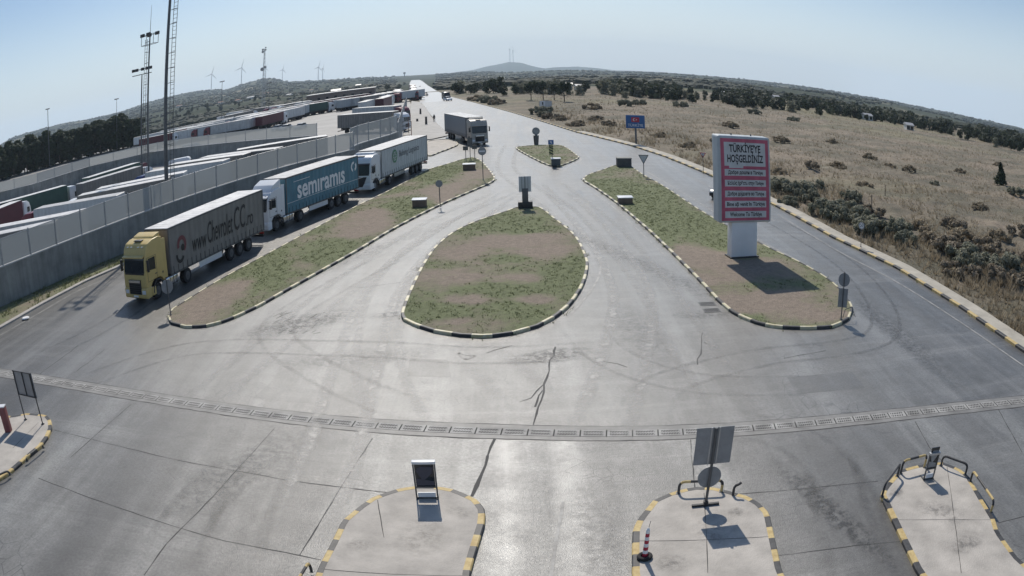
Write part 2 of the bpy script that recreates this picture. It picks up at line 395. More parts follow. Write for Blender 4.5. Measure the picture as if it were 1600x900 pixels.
# see-through mesh panel of the fence
g = NG('fence_mesh')
g.out((.30, .325, .33), .6)
tr = g.n.new('ShaderNodeBsdfTransparent'); mx = g.n.new('ShaderNodeMixShader')
w = g.noise(60, detail=2)
fac = g.ramp(w, (.3, .80), (.7, .90))
tl = g.n.new('ShaderNodeBsdfTranslucent'); tl.inputs[0].default_value = (.34, .36, .36, 1); m2 = g.n.new('ShaderNodeMixShader'); m2.inputs[0].default_value = .45; g.l.new(g.b.outputs[0], m2.inputs[1]); g.l.new(tl.outputs[0], m2.inputs[2])
g.l.new(fac, mx.inputs[0]); g.l.new(tr.outputs[0], mx.inputs[1]); g.l.new(m2.outputs[0], mx.inputs[2]); g.l.new(mx.outputs[0], g.n['Material Output'].inputs[0])
M['mesh'] = g.m

# ------------------------------------------------------------------ terrain
SKY = [(-160, 300), (-60, 262), (0, 226), (20, 214), (50, 205), (100, 192), (140, 186), (190, 174), (230, 160), (262, 151), (300, 143), (330, 140), (352, 140), (380, 131), (410, 123), (428, 122), (450, 128),
       (490, 126), (540, 123), (600, 120), (640, 118), (700, 115), (740, 112), (800, 113), (860, 112), (900, 111), (960, 111), (1000, 112), (1060, 116), (1120, 120), (1180, 125), (1240, 133),
       (1300, 142), (1350, 150), (1400, 159), (1450, 169), (1500, 179), (1550, 191), (1600, 203), (1700, 232), (1800, 262)]
SKYAE = [azel(u, v) for u, v in SKY]
MTN = [(690, 116), (740, 109), (760, 104), (780, 100), (795, 97), (815, 98), (835, 104), (850, 107), (870, 105), (900, 104), (930, 106), (960, 110), (1000, 111), (1080, 116), (1200, 129), (1280, 141)]
MTNAE = [azel(u, v) for u, v in MTN]
RK = [at(u, v) for u, v in [(1600, 552), (1500, 482), (1400, 420), (1300, 372), (1210, 322), (1110, 275), (1040, 246), (985, 228), (900, 207), (800, 176), (740, 160), (700, 150)]]
RKP = [(26.5, -40), (26.7, 0)]+[(p.x, p.y) for p in RK]
rk_y = sorted((y, x) for x, y in RKP)
def right_kerb_x(y): return interp(y, rk_y)
WALL_END = 92
def wall_x(y):
    t = y-60; return -32.9+.389*t+.00287*t*t
RIDGE = 4200.
def terrain_z(x, y, fine=True):
    d = hypot(x, y)
    if d < 1: return -.05
    a = atan2(x, y)
    if d <= 380: z = 0.
    else:
        e0 = -H/380; es = interp(a, SKYAE)
        if d <= RIDGE:
            t = math.log(d/380)/math.log(RIDGE/380)
            e = lerp(e0, es, t**1.15)
            z = H+d*e
        else: z = H+RIDGE*es-(d-RIDGE)*.05
        k = sstep(380, 900, d)*sstep(RIDGE, RIDGE*.75, d) if d < RIDGE else 0
        k *= min(1, abs(a+.116)/.05)**2 if abs(a+.116) < .05 else 1      # the road's own valley
        z += k*noise.fractal(Vector((x*.0022, y*.0022, 3.)), 1., 2., 4)*14
    if fine and d < 420 and y > 5:
        off = x-right_kerb_x(y)-2.6
        if off > 0:
            k = sstep(0, 5, off)
            z += k*(.42*noise.fractal(Vector((x*.35, y*.35, 0)), 1., 2., 4)+.35*noise.noise(Vector((x*.07, y*.07, 5)))+.3)*sstep(400, 200, d)
    return z-.05
def on_ground(u, v, off=0.):
    """the point of the terrain seen in that direction"""
    d = ray(u, v); t = 5.
    if d.z >= 0: return None
    t = H/-d.z
    if t <= 370:
        return Vector((d.x*t, d.y*t, terrain_z(d.x*t, d.y*t)+off))
    t = 370.; last = t
    while t < 4300:
        if H+d.z*t <= terrain_z(d.x*t, d.y*t): break
        last = t; t *= 1.01
    return Vector((d.x*t, d.y*t, terrain_z(d.x*t, d.y*t)+off))
def polar_sheet(a0, a1, na, ds, fz):
    v = []; f = []
    for d in ds:
        for i in range(na+1):
            a = a0+(a1-a0)*i/na; x, y = d*sin(a), d*cos(a); v.append((x, y, fz(x, y)))
    for j in range(len(ds)-1):
        for i in range(na):
            k = j*(na+1)+i; f.append((k, k+1, k+na+2, k+na+1))
    return v, f
def sheet_obj(name, v, f, mats, mi=None):
    me = bpy.data.meshes.new(name); me.from_pydata(v, [], f)
    for m in mats: me.materials.append(m)
    if mi: me.polygons.foreach_set('material_index', mi)
    me.polygons.foreach_set('use_smooth', [True]*len(f)); me.update()
    o = bpy.data.objects.new(name, me); COL.objects.link(o); o['kind'] = 'structure'; return o
ds = [3.]
while ds[-1] < 7000: ds.append(ds[-1]*1.021+.02)
v, f = polar_sheet(radians(-75), radians(75), 420, ds, terrain_z)
na = 420
mi = [0 if ds[k//na] < 430 else 1 for k in range(len(f))]
sheet_obj('terrain', v, f, [M['field'], M['hill']], mi)
mb = MB(); mb.face([(-300, -300, -.06), (300, -300, -.06), (300, 12, -.06), (-300, 12, -.06)]); mb.build('ground', M['field'], kind='structure')
def mtn_z(x, y):
    d = hypot(x, y); a = atan2(x, y); e = interp(a, MTNAE)
    pk = H+9000*(e+.0004*noise.noise(Vector((a*60, 0, 0))))
    return lerp(-150, pk, sstep(7200, 9000, d)) if d < 9000 else lerp(pk, -150, sstep(9000, 10500, d))
v, f = polar_sheet(MTNAE[0][0]-.05, MTNAE[-1][0]+.05, 120, [7200+k*150 for k in range(23)], mtn_z)
sheet_obj('mountain', v, f, [M['mountain']])

# ------------------------------------------------------------------ road surfaces
def P2(pts, z=0.): return [(at(u, v, z).x, at(u, v, z).y) for u, v in pts]
def smooth_poly(pts, closed=True, step=1.0):
    """Catmull-Rom through the points, resampled"""
    n = len(pts); out = []
    rng = range(n) if closed else range(n-1)
    for i in rng:
        p0 = pts[(i-1) % n] if closed or i > 0 else pts[i]; p1 = pts[i]; p2 = pts[(i+1) % n]
        p3 = pts[(i+2) % n] if closed or i+2 < n else pts[i+1]
        L = hypot(p2[0]-p1[0], p2[1]-p1[1]); k = max(1, int(L/step))
        for j in range(k):
            t = j/k
            out.append(tuple(.5*((2*p1[q])+(-p0[q]+p2[q])*t+(2*p0[q]-5*p1[q]+4*p2[q]-p3[q])*t*t+(-p0[q]+3*p1[q]-3*p2[q]+p3[q])*t**3) for q in (0, 1)))
    if not closed: out.append(tuple(pts[-1]))
    return out
def offset(pts, d, closed=True):
    n = len(pts); out = []
    for i in range(n):
        a = pts[(i-1) % n] if closed or i > 0 else pts[i]; b = pts[(i+1) % n] if closed or i < n-1 else pts[i]
        dx, dy = b[0]-a[0], b[1]-a[1]; L = hypot(dx, dy) or 1
        out.append((pts[i][0]-dy/L*d, pts[i][1]+dx/L*d))
    return out
def ccw(p):
    return p if sum(p[k-1][0]*p[k][1]-p[k][0]*p[k-1][1] for k in range(len(p))) > 0 else p[::-1]
def drain_y(x): return 25.05-.1345*x
LK = [(-38, -30), (-37, 10), (-36, 26), (-34.9, 36), (-34.3, 42), (-33.2, 48), (-31.4, 53), (-28.9, 60), (-25.4, 70), (-20.4, 80), (-14.3, 92)]
pave_px = [(668, 222), (690, 214), (704, 211), (697, 207), (684, 196), (672, 180), (664, 168), (656, 159)]
far_left = [(656, 158), (650, 150), (643, 146), (641, 138), (640, 131), (643, 126), (645, 122.5)]
far_right = [(700, 150), (680, 141), (668, 134), (660, 128), (652, 124), (648, 121.5)]
road = [(x, y) for x, y in LK if y > 30]
y0 = drain_y(-35.2)
road = [(-35.6, drain_y(-35.6)+.5)]+road+[(-13.2, 97)]
junction = road+[(-14, 110), (-14.6, 150), (-16, 180)]+[(at(656, 158).x, at(656, 158).y)]+[(p.x, p.y) for p in RK[::-1]]+[(26.9, drain_y(26.9)+.5)]
mb = MB(); mb.prism(junction, 0, 0); mb.build('asphalt_road', M['asphalt'], kind='structure')
# the far road, draped over the land
mb = MB(); L, Rr = [], []
def crossing(pl, d):
    """azimuth at which a traced road edge passes the ground distance d"""
    prev = None
    for k in range(241):
        t = k/240*(len(pl)-1); j = min(int(t), len(pl)-2); q = t-j
        u, v_ = lerp(pl[j][0], pl[j+1][0], q), lerp(pl[j][1], pl[j+1][1], q)
        az, el = azel(u, v_); x, y = d*sin(az), d*cos(az)
        if math.atan2(terrain_z(x, y, False)-H, d) <= el: return az
    return az
ds_ = [265*1.065**k for k in range(34)]
for d in ds_:
    for pl, out in ((far_left, L), (far_right, Rr)):
        az = crossing(pl, d); x, y = d*sin(az), d*cos(az)
        out.append(Vector((x, y, terrain_z(x, y, False)+.06+max(0, d-380)*.0012)))
for i in range(len(ds_)-1):
    for j in range(4):
        q = [L[i].lerp(Rr[i], j/4), Rr[i].lerp(L[i], 1-(j+1)/4), L[i+1].lerp(Rr[i+1], (j+1)/4), L[i+1].lerp(Rr[i+1], j/4)]
        mb.face(q)
mb.build('distant_road', mat('pale_glare_road', (.24, .235, .225), .32, var=.12, scale=.2, spec=1.), kind='structure')  # base colour paler than the asphalt, standing in for distant glare
# concrete apron before the drain
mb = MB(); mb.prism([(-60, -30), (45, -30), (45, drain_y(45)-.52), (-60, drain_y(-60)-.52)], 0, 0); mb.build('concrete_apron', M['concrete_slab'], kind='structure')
# verge between left kerb and wall, right footway
verge = offset(LK, .45, False)
wl = [(wall_x(y) if y > 35 else wall_x(35)-(35-y)*.2, y) for y in (-30, 0, 20, 30, 40, 50, 60, 70, 80, 92)]
VERGE = [(x, y) for x, y in verge]+wl[::-1]
yard = [(-330, 60), (-110, 80), (-60, 20), (-45, -20)]+[(x-.3, y) for x, y in wl[1:]]+[(-15, 120), (-18, 160), (-24, 215), (-36, 300), (-60, 330), (-150, 330), (-260, 250)]
mb = MB(); mb.prism(yard, -.012, -.012); mb.build('lorry_park_paving', mat('yard_paving', (.25, .245, .235), .7, var=.2, scale=.12, bump=.1), kind='structure')

# ------------------------------------------------------------------ kerbs and islands
def kerb(name, line, closed, w, h, colours, block=1.0, both=False, z0=0.):
    """kerb along line; its body lies to the left of the line"""
    outp = line; inn = offset(line, w, closed); bev = offset(line, .03, closed)
    mb = MB(); n = len(line); acc = 0.; rng = range(n if closed else n-1)
    for i in rng:
        j = (i+1) % n
        seg = hypot(line[j][0]-line[i][0], line[j][1]-line[i][1])
        m = int(acc/block) % len(colours); acc += seg
        a, b, c, d = line[i], line[j], inn[j], inn[i]; e, f_ = bev[i], bev[j]
        mb.face([(*a, z0), (*b, z0), (*b, h-.03), (*a, h-.03)], m)
        mb.face([(*a, h-.03), (*b, h-.03), (*f_, h), (*e, h)], m)
        mb.face([(*e, h), (*f_, h), (*c, h), (*d, h)], m)
        mb.face([(*d, h), (*c, h), (*c, z0), (*d, z0)], m)
        if int(acc/block) != int((acc-seg)/block):    # the open joint between two stones
            pass
    if not closed:
        for i, s_ in ((0, 1), (n-1, -1)):
            q = [(*line[i], z0), (*line[i], h), (*inn[i], h), (*inn[i], z0)]; mb.face(q[::s_], 0)
    return mb.build(name, colours, kind='structure')
YB = [M['kerb_yellow'], M['kerb_black']]
CB = [M['kerb_cream'], M['kerb_black']]
def resample(pts, closed, step):
    out = []; n = len(pts); acc = 0
    segs = [(pts[i], pts[(i+1) % n]) for i in range(n if closed else n-1)]
    tot = sum(hypot(b[0]-a[0], b[1]-a[1]) for a, b in segs); k = max(4, round(tot/step)); st = tot/k; want = 0; run = 0
    for a, b in segs:
        L_ = hypot(b[0]-a[0], b[1]-a[1])
        while want <= run+L_+1e-9 and len(out) < (k if closed else k+1):
            t = (want-run)/L_ if L_ else 0; out.append((lerp(a[0], b[0], t), lerp(a[1], b[1], t))); want += st
        run += L_
    return out
BARE = [(850, 388, 2.6, 3.4), (745, 400, 2.6, 3.2), (800, 378, 3., 2.2), (690, 440, 2.2, 2.8), (810, 440, 1.8, 1.4), (835, 470, 1.2, 1.3), (700, 505, 1.3, .6), (730, 470, 1.2, 1.),
        (1120, 430, 3.6, 3.6), (1200, 475, 4.2, 2.6), (1095, 402, 2.4, 3.), (1275, 498, 3, 1.2), (1160, 480, 3, 1.6), (1210, 420, 2., 2.5),
        (300, 492, 2.8, 2.6), (340, 462, 2.2, 3.2), (380, 440, 1.2, 3.), (480, 392, 1.5, 5), (560, 352, 2.0, 7), (600, 345, 1.5, 5), (690, 300, 2.0, 8), (735, 275, 2.4, 7)]
LUSH = [(785, 407, 1.4, 1.0), (800, 350, 1.8, 3.), (725, 490, 3.4, 1.2), (890, 440, 1.4, 3.), (770, 455, 2.4, 1.4), (1010, 312, 3.2, 6), (1060, 352, 2.6, 5), (1140, 388, 1.3, 1.4), (1270, 472, .9, .5), (960, 300, 2, 6),
        (430, 405, 2.2, 3.2), (500, 385, 1.2, 3), (400, 430, 2.2, 2.6), (640, 328, 1.6, 5), (690, 272, 1.8, 7), (520, 395, 1., 3)]
BW = [(at(u, v_).x, at(u, v_).y, a_, b_, -1.) for u, v_, a_, b_ in [(q[0], q[1], q[2]*.72, q[3]*.72) for q in BARE]]+[(at(u, v_).x, at(u, v_).y, a_, b_, 1.) for u, v_, a_, b_ in LUSH]
def grassiness(x, y):
    g_ = .62+.34*noise.fractal(Vector((x*.3, y*.3, 4.)), 1., 2., 3)+.22*noise.noise(Vector((x*1.7, y*1.7, 1.)))
    for cx, cy, rx, ry, sg in BW:
        q = ((x-cx)/rx)**2+((y-cy)/ry)**2
        if q < 3: g_ += sg*.42*(1-sstep(.05, 3, q))
    return min(1, max(0, g_))
def turf_sheet(name, poly, z, step=.3):
    """flat sheet over a polygon with a grid inside, so that the cover of grass can vary from place to place"""
    bm = bmesh.new(); vs = [bm.verts.new((x, y, z)) for x, y in poly]; bm.faces.new(vs)
    bmesh.ops.triangulate(bm, faces=bm.faces)
    for ax in (0, 1):
        lo, hi = min(p[ax] for p in poly), max(p[ax] for p in poly); st = step if ax == 0 else step*2
        k = lo+st
        while k < hi:
            co = [0, 0, 0]; co[ax] = k; no = [0, 0, 0]; no[ax] = 1
            bmesh.ops.bisect_plane(bm, geom=bm.verts[:]+bm.edges[:]+bm.faces[:], plane_co=co, plane_no=no); k += st
    bmesh.ops.recalc_face_normals(bm, faces=bm.faces)
    me = bpy.data.meshes.new(name); bm.to_mesh(me); bm.free()
    if me.polygons[0].normal.z < 0: me.flip_normals()
    me.materials.append(M['turf']); ca = me.color_attributes.new('tint', 'FLOAT_COLOR', 'POINT')
    ca.data.foreach_set('color', [q for v in me.vertices for g_ in (grassiness(v.co.x, v.co.y),) for q in (g_, g_, g_, 1)])
    o = bpy.data.objects.new(name, me); COL.objects.link(o); o['kind'] = 'structure'; return o
ISL = {}
def island(key, px, mats, top, block=1.0, kw=.16, kh=.15, tophi=.12, name='traffic_island', extra=None, smooth=True):
    pts = ccw(P2(px) if not extra else P2(px)+extra)
    pts = resample(smooth_poly(pts) if smooth else pts, True, block/2)
    ISL[key] = pts
    kerb('kerb', pts, True, kw, kh, mats, block)
    inn = offset(pts, kw-.01, True)
    if top is M['turf']: turf_sheet(name, inn, tophi)
    else: mb = MB(); mb.prism(inn, tophi, tophi); mb.build(name, top, kind='structure')
    return pts
island('left', [(262, 497), (266, 507), (290, 513.5), (320, 512.5), (350, 505), (400, 483), (450, 455), (500, 427), (560, 393), (620, 357), (690, 321), (740, 299), (765, 288), (774, 281), (768, 270), (759, 259), (750, 251), (737, 247),
                (722, 250), (700, 257), (667, 267), (640, 282), (600, 303), (560, 322), (500, 354), (450, 381), (400, 408), (340, 441), (290, 472), (268, 486)], CB, M['turf'])
island('central', [(626, 495), (632, 475), (645, 445), (661, 414), (682, 385), (712, 362), (750, 345), (790, 332), (810, 325), (842, 325), (870, 345), (895, 365), (906, 379), (914, 396), (919.5, 412), (917, 432), (908, 455), (890, 480), (870, 497),
                   (840, 513), (800, 524), (760, 529), (720, 527), (680, 521), (648, 511), (630, 502)], CB, M['turf'])
island('right', [(911, 283), (917, 275), (940, 267), (963, 259), (982, 259), (1007, 275), (1039, 293), (1090, 327), (1140, 356), (1200, 388), (1258, 416), (1301, 443), (1324, 468), (1333, 485), (1327, 500), (1298, 514), (1260, 515.5), (1226, 514.5), (1202, 512),
                 (1181, 507), (1158, 498), (1141, 489), (1131, 480.5), (1120, 471), (1100, 449), (1079, 427), (1041, 389), (1012, 361), (990, 342), (967, 322), (944, 305), (925, 292)], CB, M['turf'])
island('small', [(806, 232.5), (831, 247.5), (861, 260.6), (878, 259.5), (904, 248.4), (901, 243), (887, 232.5), (874, 228), (839, 228), (816, 229.7)], CB, M['turf'])
island('farleft', [(668, 244), (690, 238), (706, 232), (716, 227), (712, 222), (700, 219), (680, 220), (668, 222)], CB, M['island_concrete'], kh=.18)
pv = ccw(P2([(672, 219), (700, 213), (696, 206), (684, 195), (674, 183), (665, 168), (656, 160), (643, 158), (640, 175), (638, 200), (640, 219)]))
pv = resample(pv, True, 1.2); kerb('kerb', pv, True, .16, .16, [M['kerb_plain'], M['kerb_black']], 2.4)
mb = MB(); mb.prism(offset(pv, .15), .15, .15); mb.build('pavement', mat('pale_paving', (.36, .35, .33), .8, var=.15, scale=.4), kind='structure')
turf_sheet('grass_verge', ccw(VERGE), .09, .8)
FG = dict(block=.62, kw=.2, kh=.13, tophi=.125, name='toll_island_paving')
island('A', [(500, 888), (520, 850), (535, 818), (560, 797), (580, 783), (600, 775), (625, 767.5), (652, 764), (680, 764.5), (705, 767.5), (728, 776), (747.5, 786), (759, 802), (757.5, 823), (742.5, 872.5), (735, 900)], YB, M['island_concrete'], extra=[(-1.0, 8), (-1.0, -6), (-5.6, -6), (-5.6, 8)], **FG)
island('B', [(987, 900), (987, 860), (988, 833), (995.6, 816), (1020, 786), (1043, 776), (1065, 769), (1090, 765), (1118, 766.5), (1143, 773), (1168, 780), (1187, 791), (1201, 806), (1209, 843), (1220, 894)], YB, M['island_concrete'], extra=[(6.95, 8), (6.95, -6), (2.7, -6), (2.7, 8)], **FG)
island('C', [(1430, 895), (1407.5, 847.5), (1385, 800), (1375, 778), (1378, 768), (1402, 740), (1425, 733), (1445, 729), (1470, 726), (1497, 736), (1513, 748), (1535, 786), (1553, 815), (1588, 875)], YB, M['island_concrete'], extra=[(15.3, 6), (15.3, -6), (11., -6), (11., 6)], **FG)
island('D', [(0, 752), (18, 741), (41, 721), (66, 700), (76, 686), (82, 672), (81, 660), (74, 652), (44, 649), (20, 654)], YB, M['island_concrete'], extra=[(-27, 23.5), (-31, 20), (-31, 6), (-25.5, 6), (-24, 14)], **FG)
# long kerbs at both edges of the carriageway
rk = resample([(x, y) for x, y in RKP if y > -20], False, .6)
kerb('kerb', rk[::-1], False, .26, .17, [M['kerb_yellow'], M['kerb_black']], 1.2)
fw = offset(rk[::-1], .25, False); fw2 = offset(rk[::-1], 1.55, False)
mb = MB()
for i in range(len(fw)-1):
    if fw[i][1] < 135: mb.face([(*fw[i], .155), (*fw[i+1], .155), (*fw2[i+1], .155), (*fw2[i], .155)]); mb.face([(*fw2[i], .155), (*fw2[i+1], .155), (*fw2[i+1], -.3), (*fw2[i], -.3)])
mb.build('footway', mat('footway_concrete', (.40, .37, .31), .85, var=.18, scale=.8, bump=.2), kind='structure')
lk = resample(LK+[(-13.4, 97)], False, 1.)
kerb('kerb', lk, False, .45, .14, [M['kerb_plain'], M['kerb_plain']], 2)

# ------------------------------------------------------------------ drain, joints, cracks, paint
dr = thing('drainage_channel', 'long slotted steel drain crossing the whole carriageway', 'drain')
mb = MB()
x0, x1 = -36., 32.
ux, uy = 1/hypot(1, .1345), -.1345/hypot(1, .1345)
def dp(s, t, z): return (s*ux-t*uy, 25.05+s*uy+t*ux, z)
for t0, t1 in ((-.55, -.26), (.26, .55)):
    mb.face([dp(x0, t0, .004), dp(x1, t0, .004), dp(x1, t1, .004), dp(x0, t1, .004)])
mb.face([dp(x0, -.26, -.01), dp(x1, -.26, -.01), dp(x1, .26, -.01), dp(x0, .26, -.01)], 1)
mb.build('surround', [mat('drain_surround', (.20, .196, .185), .6, var=.25, scale=1.2), M['dark']], dr)
s = x0+.1; k = 0
while s < x1-1:
    mb = MB()
    a, b = s+.02, s+.86
    zt = .012
    # frame and bars with two rows of slanted slots
    for t0, t1 in ((-.25, -.17), (-.035, .035), (.17, .25)):
        mb.face([dp(a, t0, zt), dp(b, t0, zt), dp(b, t1, zt), dp(a, t1, zt)])
    for e0, e1 in ((a, a+.1), (b-.1, b)):
        for t0, t1 in ((-.17, -.035), (.035, .17)): mb.face([dp(e0, t0, zt), dp(e1, t0, zt), dp(e1, t1, zt), dp(e0, t1, zt)])
    for t0, t1 in ((-.17, -.035), (.035, .17)):
        for q in range(7):
            c0 = a+.1+q*.093
            mb.face([dp(c0-.0+.0, t0, zt-.001), dp(c0+.045, t0, zt-.001), dp(c0+.105, t1, zt-.001), dp(c0+.06, t1, zt-.001)])
    if k < 98: mb.build('grate', M['grate'], dr)
    s += .885; k += 1
def strip(mb, pts, w, z, m=0, jit=0.):
    for a, b in zip(pts, pts[1:]):
        a = Vector(a[:2]); b = Vector(b[:2]); n = max(1, int((b-a).length/.5)) if jit else 1
        L_ = (b-a).normalized(); N = Vector((-L_.y, L_.x)); last = a; lw = w
        for i in range(1, n+1):
            p = a.lerp(b, i/n)+(N*random.uniform(-jit, jit) if i < n else Vector((0, 0)))
            w2 = w*random.uniform(.4, 1.6) if jit else w
            mb.face([(*(last-N*lw/2), z), (*(p-N*w2/2), z), (*(p+N*w2/2), z), (*(last+N*lw/2), z)], m); last = p; lw = w2
mb = MB()
for px, w, j in [([(85, 672), (145, 687), (277, 719), (400, 741), (440, 749), (532, 761), (612, 770)], .035, .015), ([(60, 747), (132, 775), (240, 812), (350, 845), (440, 862), (502, 875)], .035, .015),
                 ([(582, 685), (533, 761), (468, 868)], .035, .015), ([(428, 670), (400, 702), (332, 777), (260, 850), (225, 899)], .035, .015), ([(205, 632), (155, 675), (110, 715)], .03, .01),
                 ([(1079, 687), (1084, 747), (1086, 764)], .03, .03), ([(1154, 772), (1240, 765), (1340, 755), (1372, 752)], .03, .01), ([(1560, 817), (1600, 807)], .03, .01), ([(1430, 659), (1452, 699), (1475, 724)], .03, .01),
                 ([(1560, 640), (1597, 707)], .03, .01), ([(1216, 868), (1340, 852), (1408, 846)], .03, .01)]:
    strip(mb, P2(px), w, .004, 0, j)
strip(mb, P2([(773, 686), (762, 712), (752, 742), (737, 776)]), .10, .0045, 0, .04)
strip(mb, [dp(x0, -.57, 0)[:2], dp(x1, -.57, 0)[:2]], .05, .0047, 0, .03)
strip(mb, [dp(x0, .57, 0)[:2], dp(x1, .57, 0)[:2]], .03, .0047, 0, .02)
mb.build('slab_joints', M['joint'], kind='structure')
mb = MB()
strip(mb, P2([(868, 542), (858, 570), (850, 600), (846, 625), (838, 648), (833, 664)]), .07, .004, 0, .08)
strip(mb, P2([(850, 600), (830, 622), (812, 628)]), .05, .0042, 0, .06); strip(mb, P2([(848, 610), (836, 636)]), .05, .0042, 0, .06)
strip(mb, P2([(800, 540), (770, 548), (760, 552)]), .05, .004, 0, .05)
for k in range(26):
    u0 = random.uniform(420, 500); v0_ = random.uniform(492, 522); strip(mb, P2([(u0, v0_), (u0+random.uniform(6, 22), v0_-random.uniform(1, 9))]), .05, .004+k*.0001, 0, .05)
for px in [[(1098, 520), (1096, 545), (1090, 570)], [(1100, 535), (1118, 543)], [(62, 585), (122, 540)], [(120, 580), (165, 545)], [(1225, 560), (1290, 548)], [(930, 560), (980, 574)], [(560, 450), (640, 440)]]:
    strip(mb, P2(px), .045, .004, 0, .08)
mb.build('road_cracks', M['joint'], kind='structure')
mb = MB()
for k_, (px, w_) in enumerate([([(640, 560), (700, 562), (705, 590), (636, 588)], 0), ([(980, 560), (1060, 556), (1075, 590), (985, 596)], 0), ([(420, 600), (520, 612), (505, 632), (395, 622)], 0), ([(1230, 590), (1330, 580), (1352, 606), (1245, 616)], 0), ([(880, 300), (905, 296), (918, 306), (890, 312)], 0)]):
    q = P2(px); mb.face([(x, y, .0025) for x, y in ccw(q)])
mb.build('road_patch', asphalt_mat('patched_asphalt', (.07, .068, .064), (.10, .097, .09), (.15, .146, .137), .6), kind='structure')
# tar stain
g = NG('oil_stain'); g.out((.05, .05, .05), .5)
tr = g.n.new('ShaderNodeBsdfTransparent'); mx = g.n.new('ShaderNodeMixShader'); at_ = g.n.new('ShaderNodeAttribute'); at_.attribute_name = 'tint'
fac = g.math('MULTIPLY', at_.outputs['Fac'], g.ramp(g.noise(3.2, detail=9, rough=.8, dist=.3), (.44, 0.), (.60, 1.)))
g.l.new(fac, mx.inputs[0]); g.l.new(tr.outputs[0], mx.inputs[1]); g.l.new(g.b.outputs[0], mx.inputs[2]); g.l.new(mx.outputs[0], g.n['Material Output'].inputs[0])
def stain(cx, cy, rx, ry, rot, k, z):
    n = 28; mb = MB(); cols = []
    rings = [0, .35, .7, 1.]; st = [k, k*.9, k*.45, 0]
    me = bpy.data.meshes.new('road_stain'); v = []; f = []; col = []
    for r, s_ in zip(rings, st):
        for i in range(n):
            t = 2*pi*i/n; x, y = cos(t)*rx*r, sin(t)*ry*r
            v.append((cx+x*cos(rot)-y*sin(rot), cy+x*sin(rot)+y*cos(rot), z)); col.append(s_)
    for j in range(3):
        for i in range(n): f.append((j*n+i, j*n+(i+1) % n, (j+1)*n+(i+1) % n, (j+1)*n+i))
    me.from_pydata(v, [], f); ca = me.color_attributes.new('tint', 'FLOAT_COLOR', 'POINT')
    ca.data.foreach_set('color', [q for c_ in col for q in (c_, c_, c_, 1)]); me.materials.append(g.m)
    o = bpy.data.objects.new('road_stain', me); COL.objects.link(o); o['kind'] = 'structure'
for k, (u, v_, rx, ry, rot, kk) in enumerate([(858, 556, 2.2, .9, .3, .95), (470, 505, 4.2, 1.6, .6, .8), (380, 735, 1.6, 5.5, -.5, .35), (1300, 800, .6, 4.5, .25, .8), (930, 840, .8, 4, .05, .3), (1100, 492, 2, .8, 0, .5), (610, 492, 1.6, .6, .2, .5),
                                             (700, 470, 1.3, 6, -.2, .0), (560, 560, 5, 1.2, .2, .4), (1000, 520, 1.4, 5, .1, .35), (975, 400, 1., 14, .35, .5), (560, 400, 1., 14, -.45, .45), (1400, 520, 1.2, 9, .0, .45)]):
    p = at(u, v_)
    if kk: stain(p.x, p.y, rx, ry, rot, kk, .006+k*.0006)
def soft_mat(name, col, rough, lo=.40, hi=.62):
    g = NG(name); g.out(col, rough, g.noise(28, detail=3), .55, .03, .85)
    tr = g.n.new('ShaderNodeBsdfTransparent'); mx = g.n.new('ShaderNodeMixShader'); a_ = g.n.new('ShaderNodeAttribute'); a_.attribute_name = 'tint'
    fac = g.math('MULTIPLY', a_.outputs['Fac'], g.ramp(g.noise(1.1, detail=8, rough=.75), (lo, .15), (hi, 1.)))
    g.l.new(fac, mx.inputs[0]); g.l.new(tr.outputs[0], mx.inputs[1]); g.l.new(g.b.outputs[0], mx.inputs[2]); g.l.new(mx.outputs[0], g.n['Material Output'].inputs[0]); return g.m
M['track_dark'] = soft_mat('tyre_rubber_marks', (.06, .058, .055), .42); M['track_light'] = soft_mat('worn_pale_track', (.32, .31, .29), .39)
NT = 0
def track(px, w, k, m, gap=1.9):
    global NT
    for off_ in (-gap/2, gap/2):
        pts = offset(smooth_poly(P2(px), False, 1.), off_, False); NT += 1; z = .0105+NT*.0004
        v = []; f = []; col = []; n = len(pts)
        for i_, (o_, s_) in enumerate(((-w/2, 0.), (-w/6, k), (w/6, k), (w/2, 0.))):
            e_ = offset(pts, o_, False)
            for j, (x, y) in enumerate(e_): v.append((x, y, z)); col.append(s_*min(1, j/4, (n-1-j)/4))
        for i_ in range(3):
            for j in range(n-1): f.append((i_*n+j, i_*n+j+1, (i_+1)*n+j+1, (i_+1)*n+j))
        me = bpy.data.meshes.new('tyre_track'); me.from_pydata(v, [], f); ca = me.color_attributes.new('tint', 'FLOAT_COLOR', 'POINT')
        ca.data.foreach_set('color', [q for c_ in col for q in (c_, c_, c_, 1)]); me.materials.append(M[m])
        o = bpy.data.objects.new('tyre_track', me); COL.objects.link(o); o['kind'] = 'structure'
track([(450, 860), (520, 700), (560, 560), (600, 450), (680, 370), (780, 318)], .7, .8, 'track_light')
track([(640, 690), (590, 560), (620, 430), (720, 350), (800, 300)], .6, .6, 'track_light')
track([(300, 640), (420, 540), (560, 430), (690, 345), (790, 300)], .7, .6, 'track_light')
track([(930, 690), (975, 560), (985, 450), (930, 360), (870, 300)], .7, .8, 'track_light')
track([(1150, 640), (1080, 540), (1010, 430), (930, 340), (860, 285)], .6, .6, 'track_light')
track([(840, 640), (760, 560), (700, 548)], .8, .5, 'track_light')
track([(800, 225), (790, 260), (820, 290), (880, 330)], .7, .5, 'track_light')
track([(120, 600), (300, 545), (560, 545), (760, 555), (960, 545)], .35, 0.42, 'track_dark')
track([(60, 560), (180, 500), (330, 400), (470, 330)], .45, 0.30, 'track_dark')
track([(700, 650), (560, 610), (430, 520), (520, 450), (640, 390)], .35, 0.33, 'track_dark')
track([(1000, 660), (1040, 600), (1180, 560), (1380, 520), (1330, 420), (1200, 340)], .35, 0.36, 'track_dark')
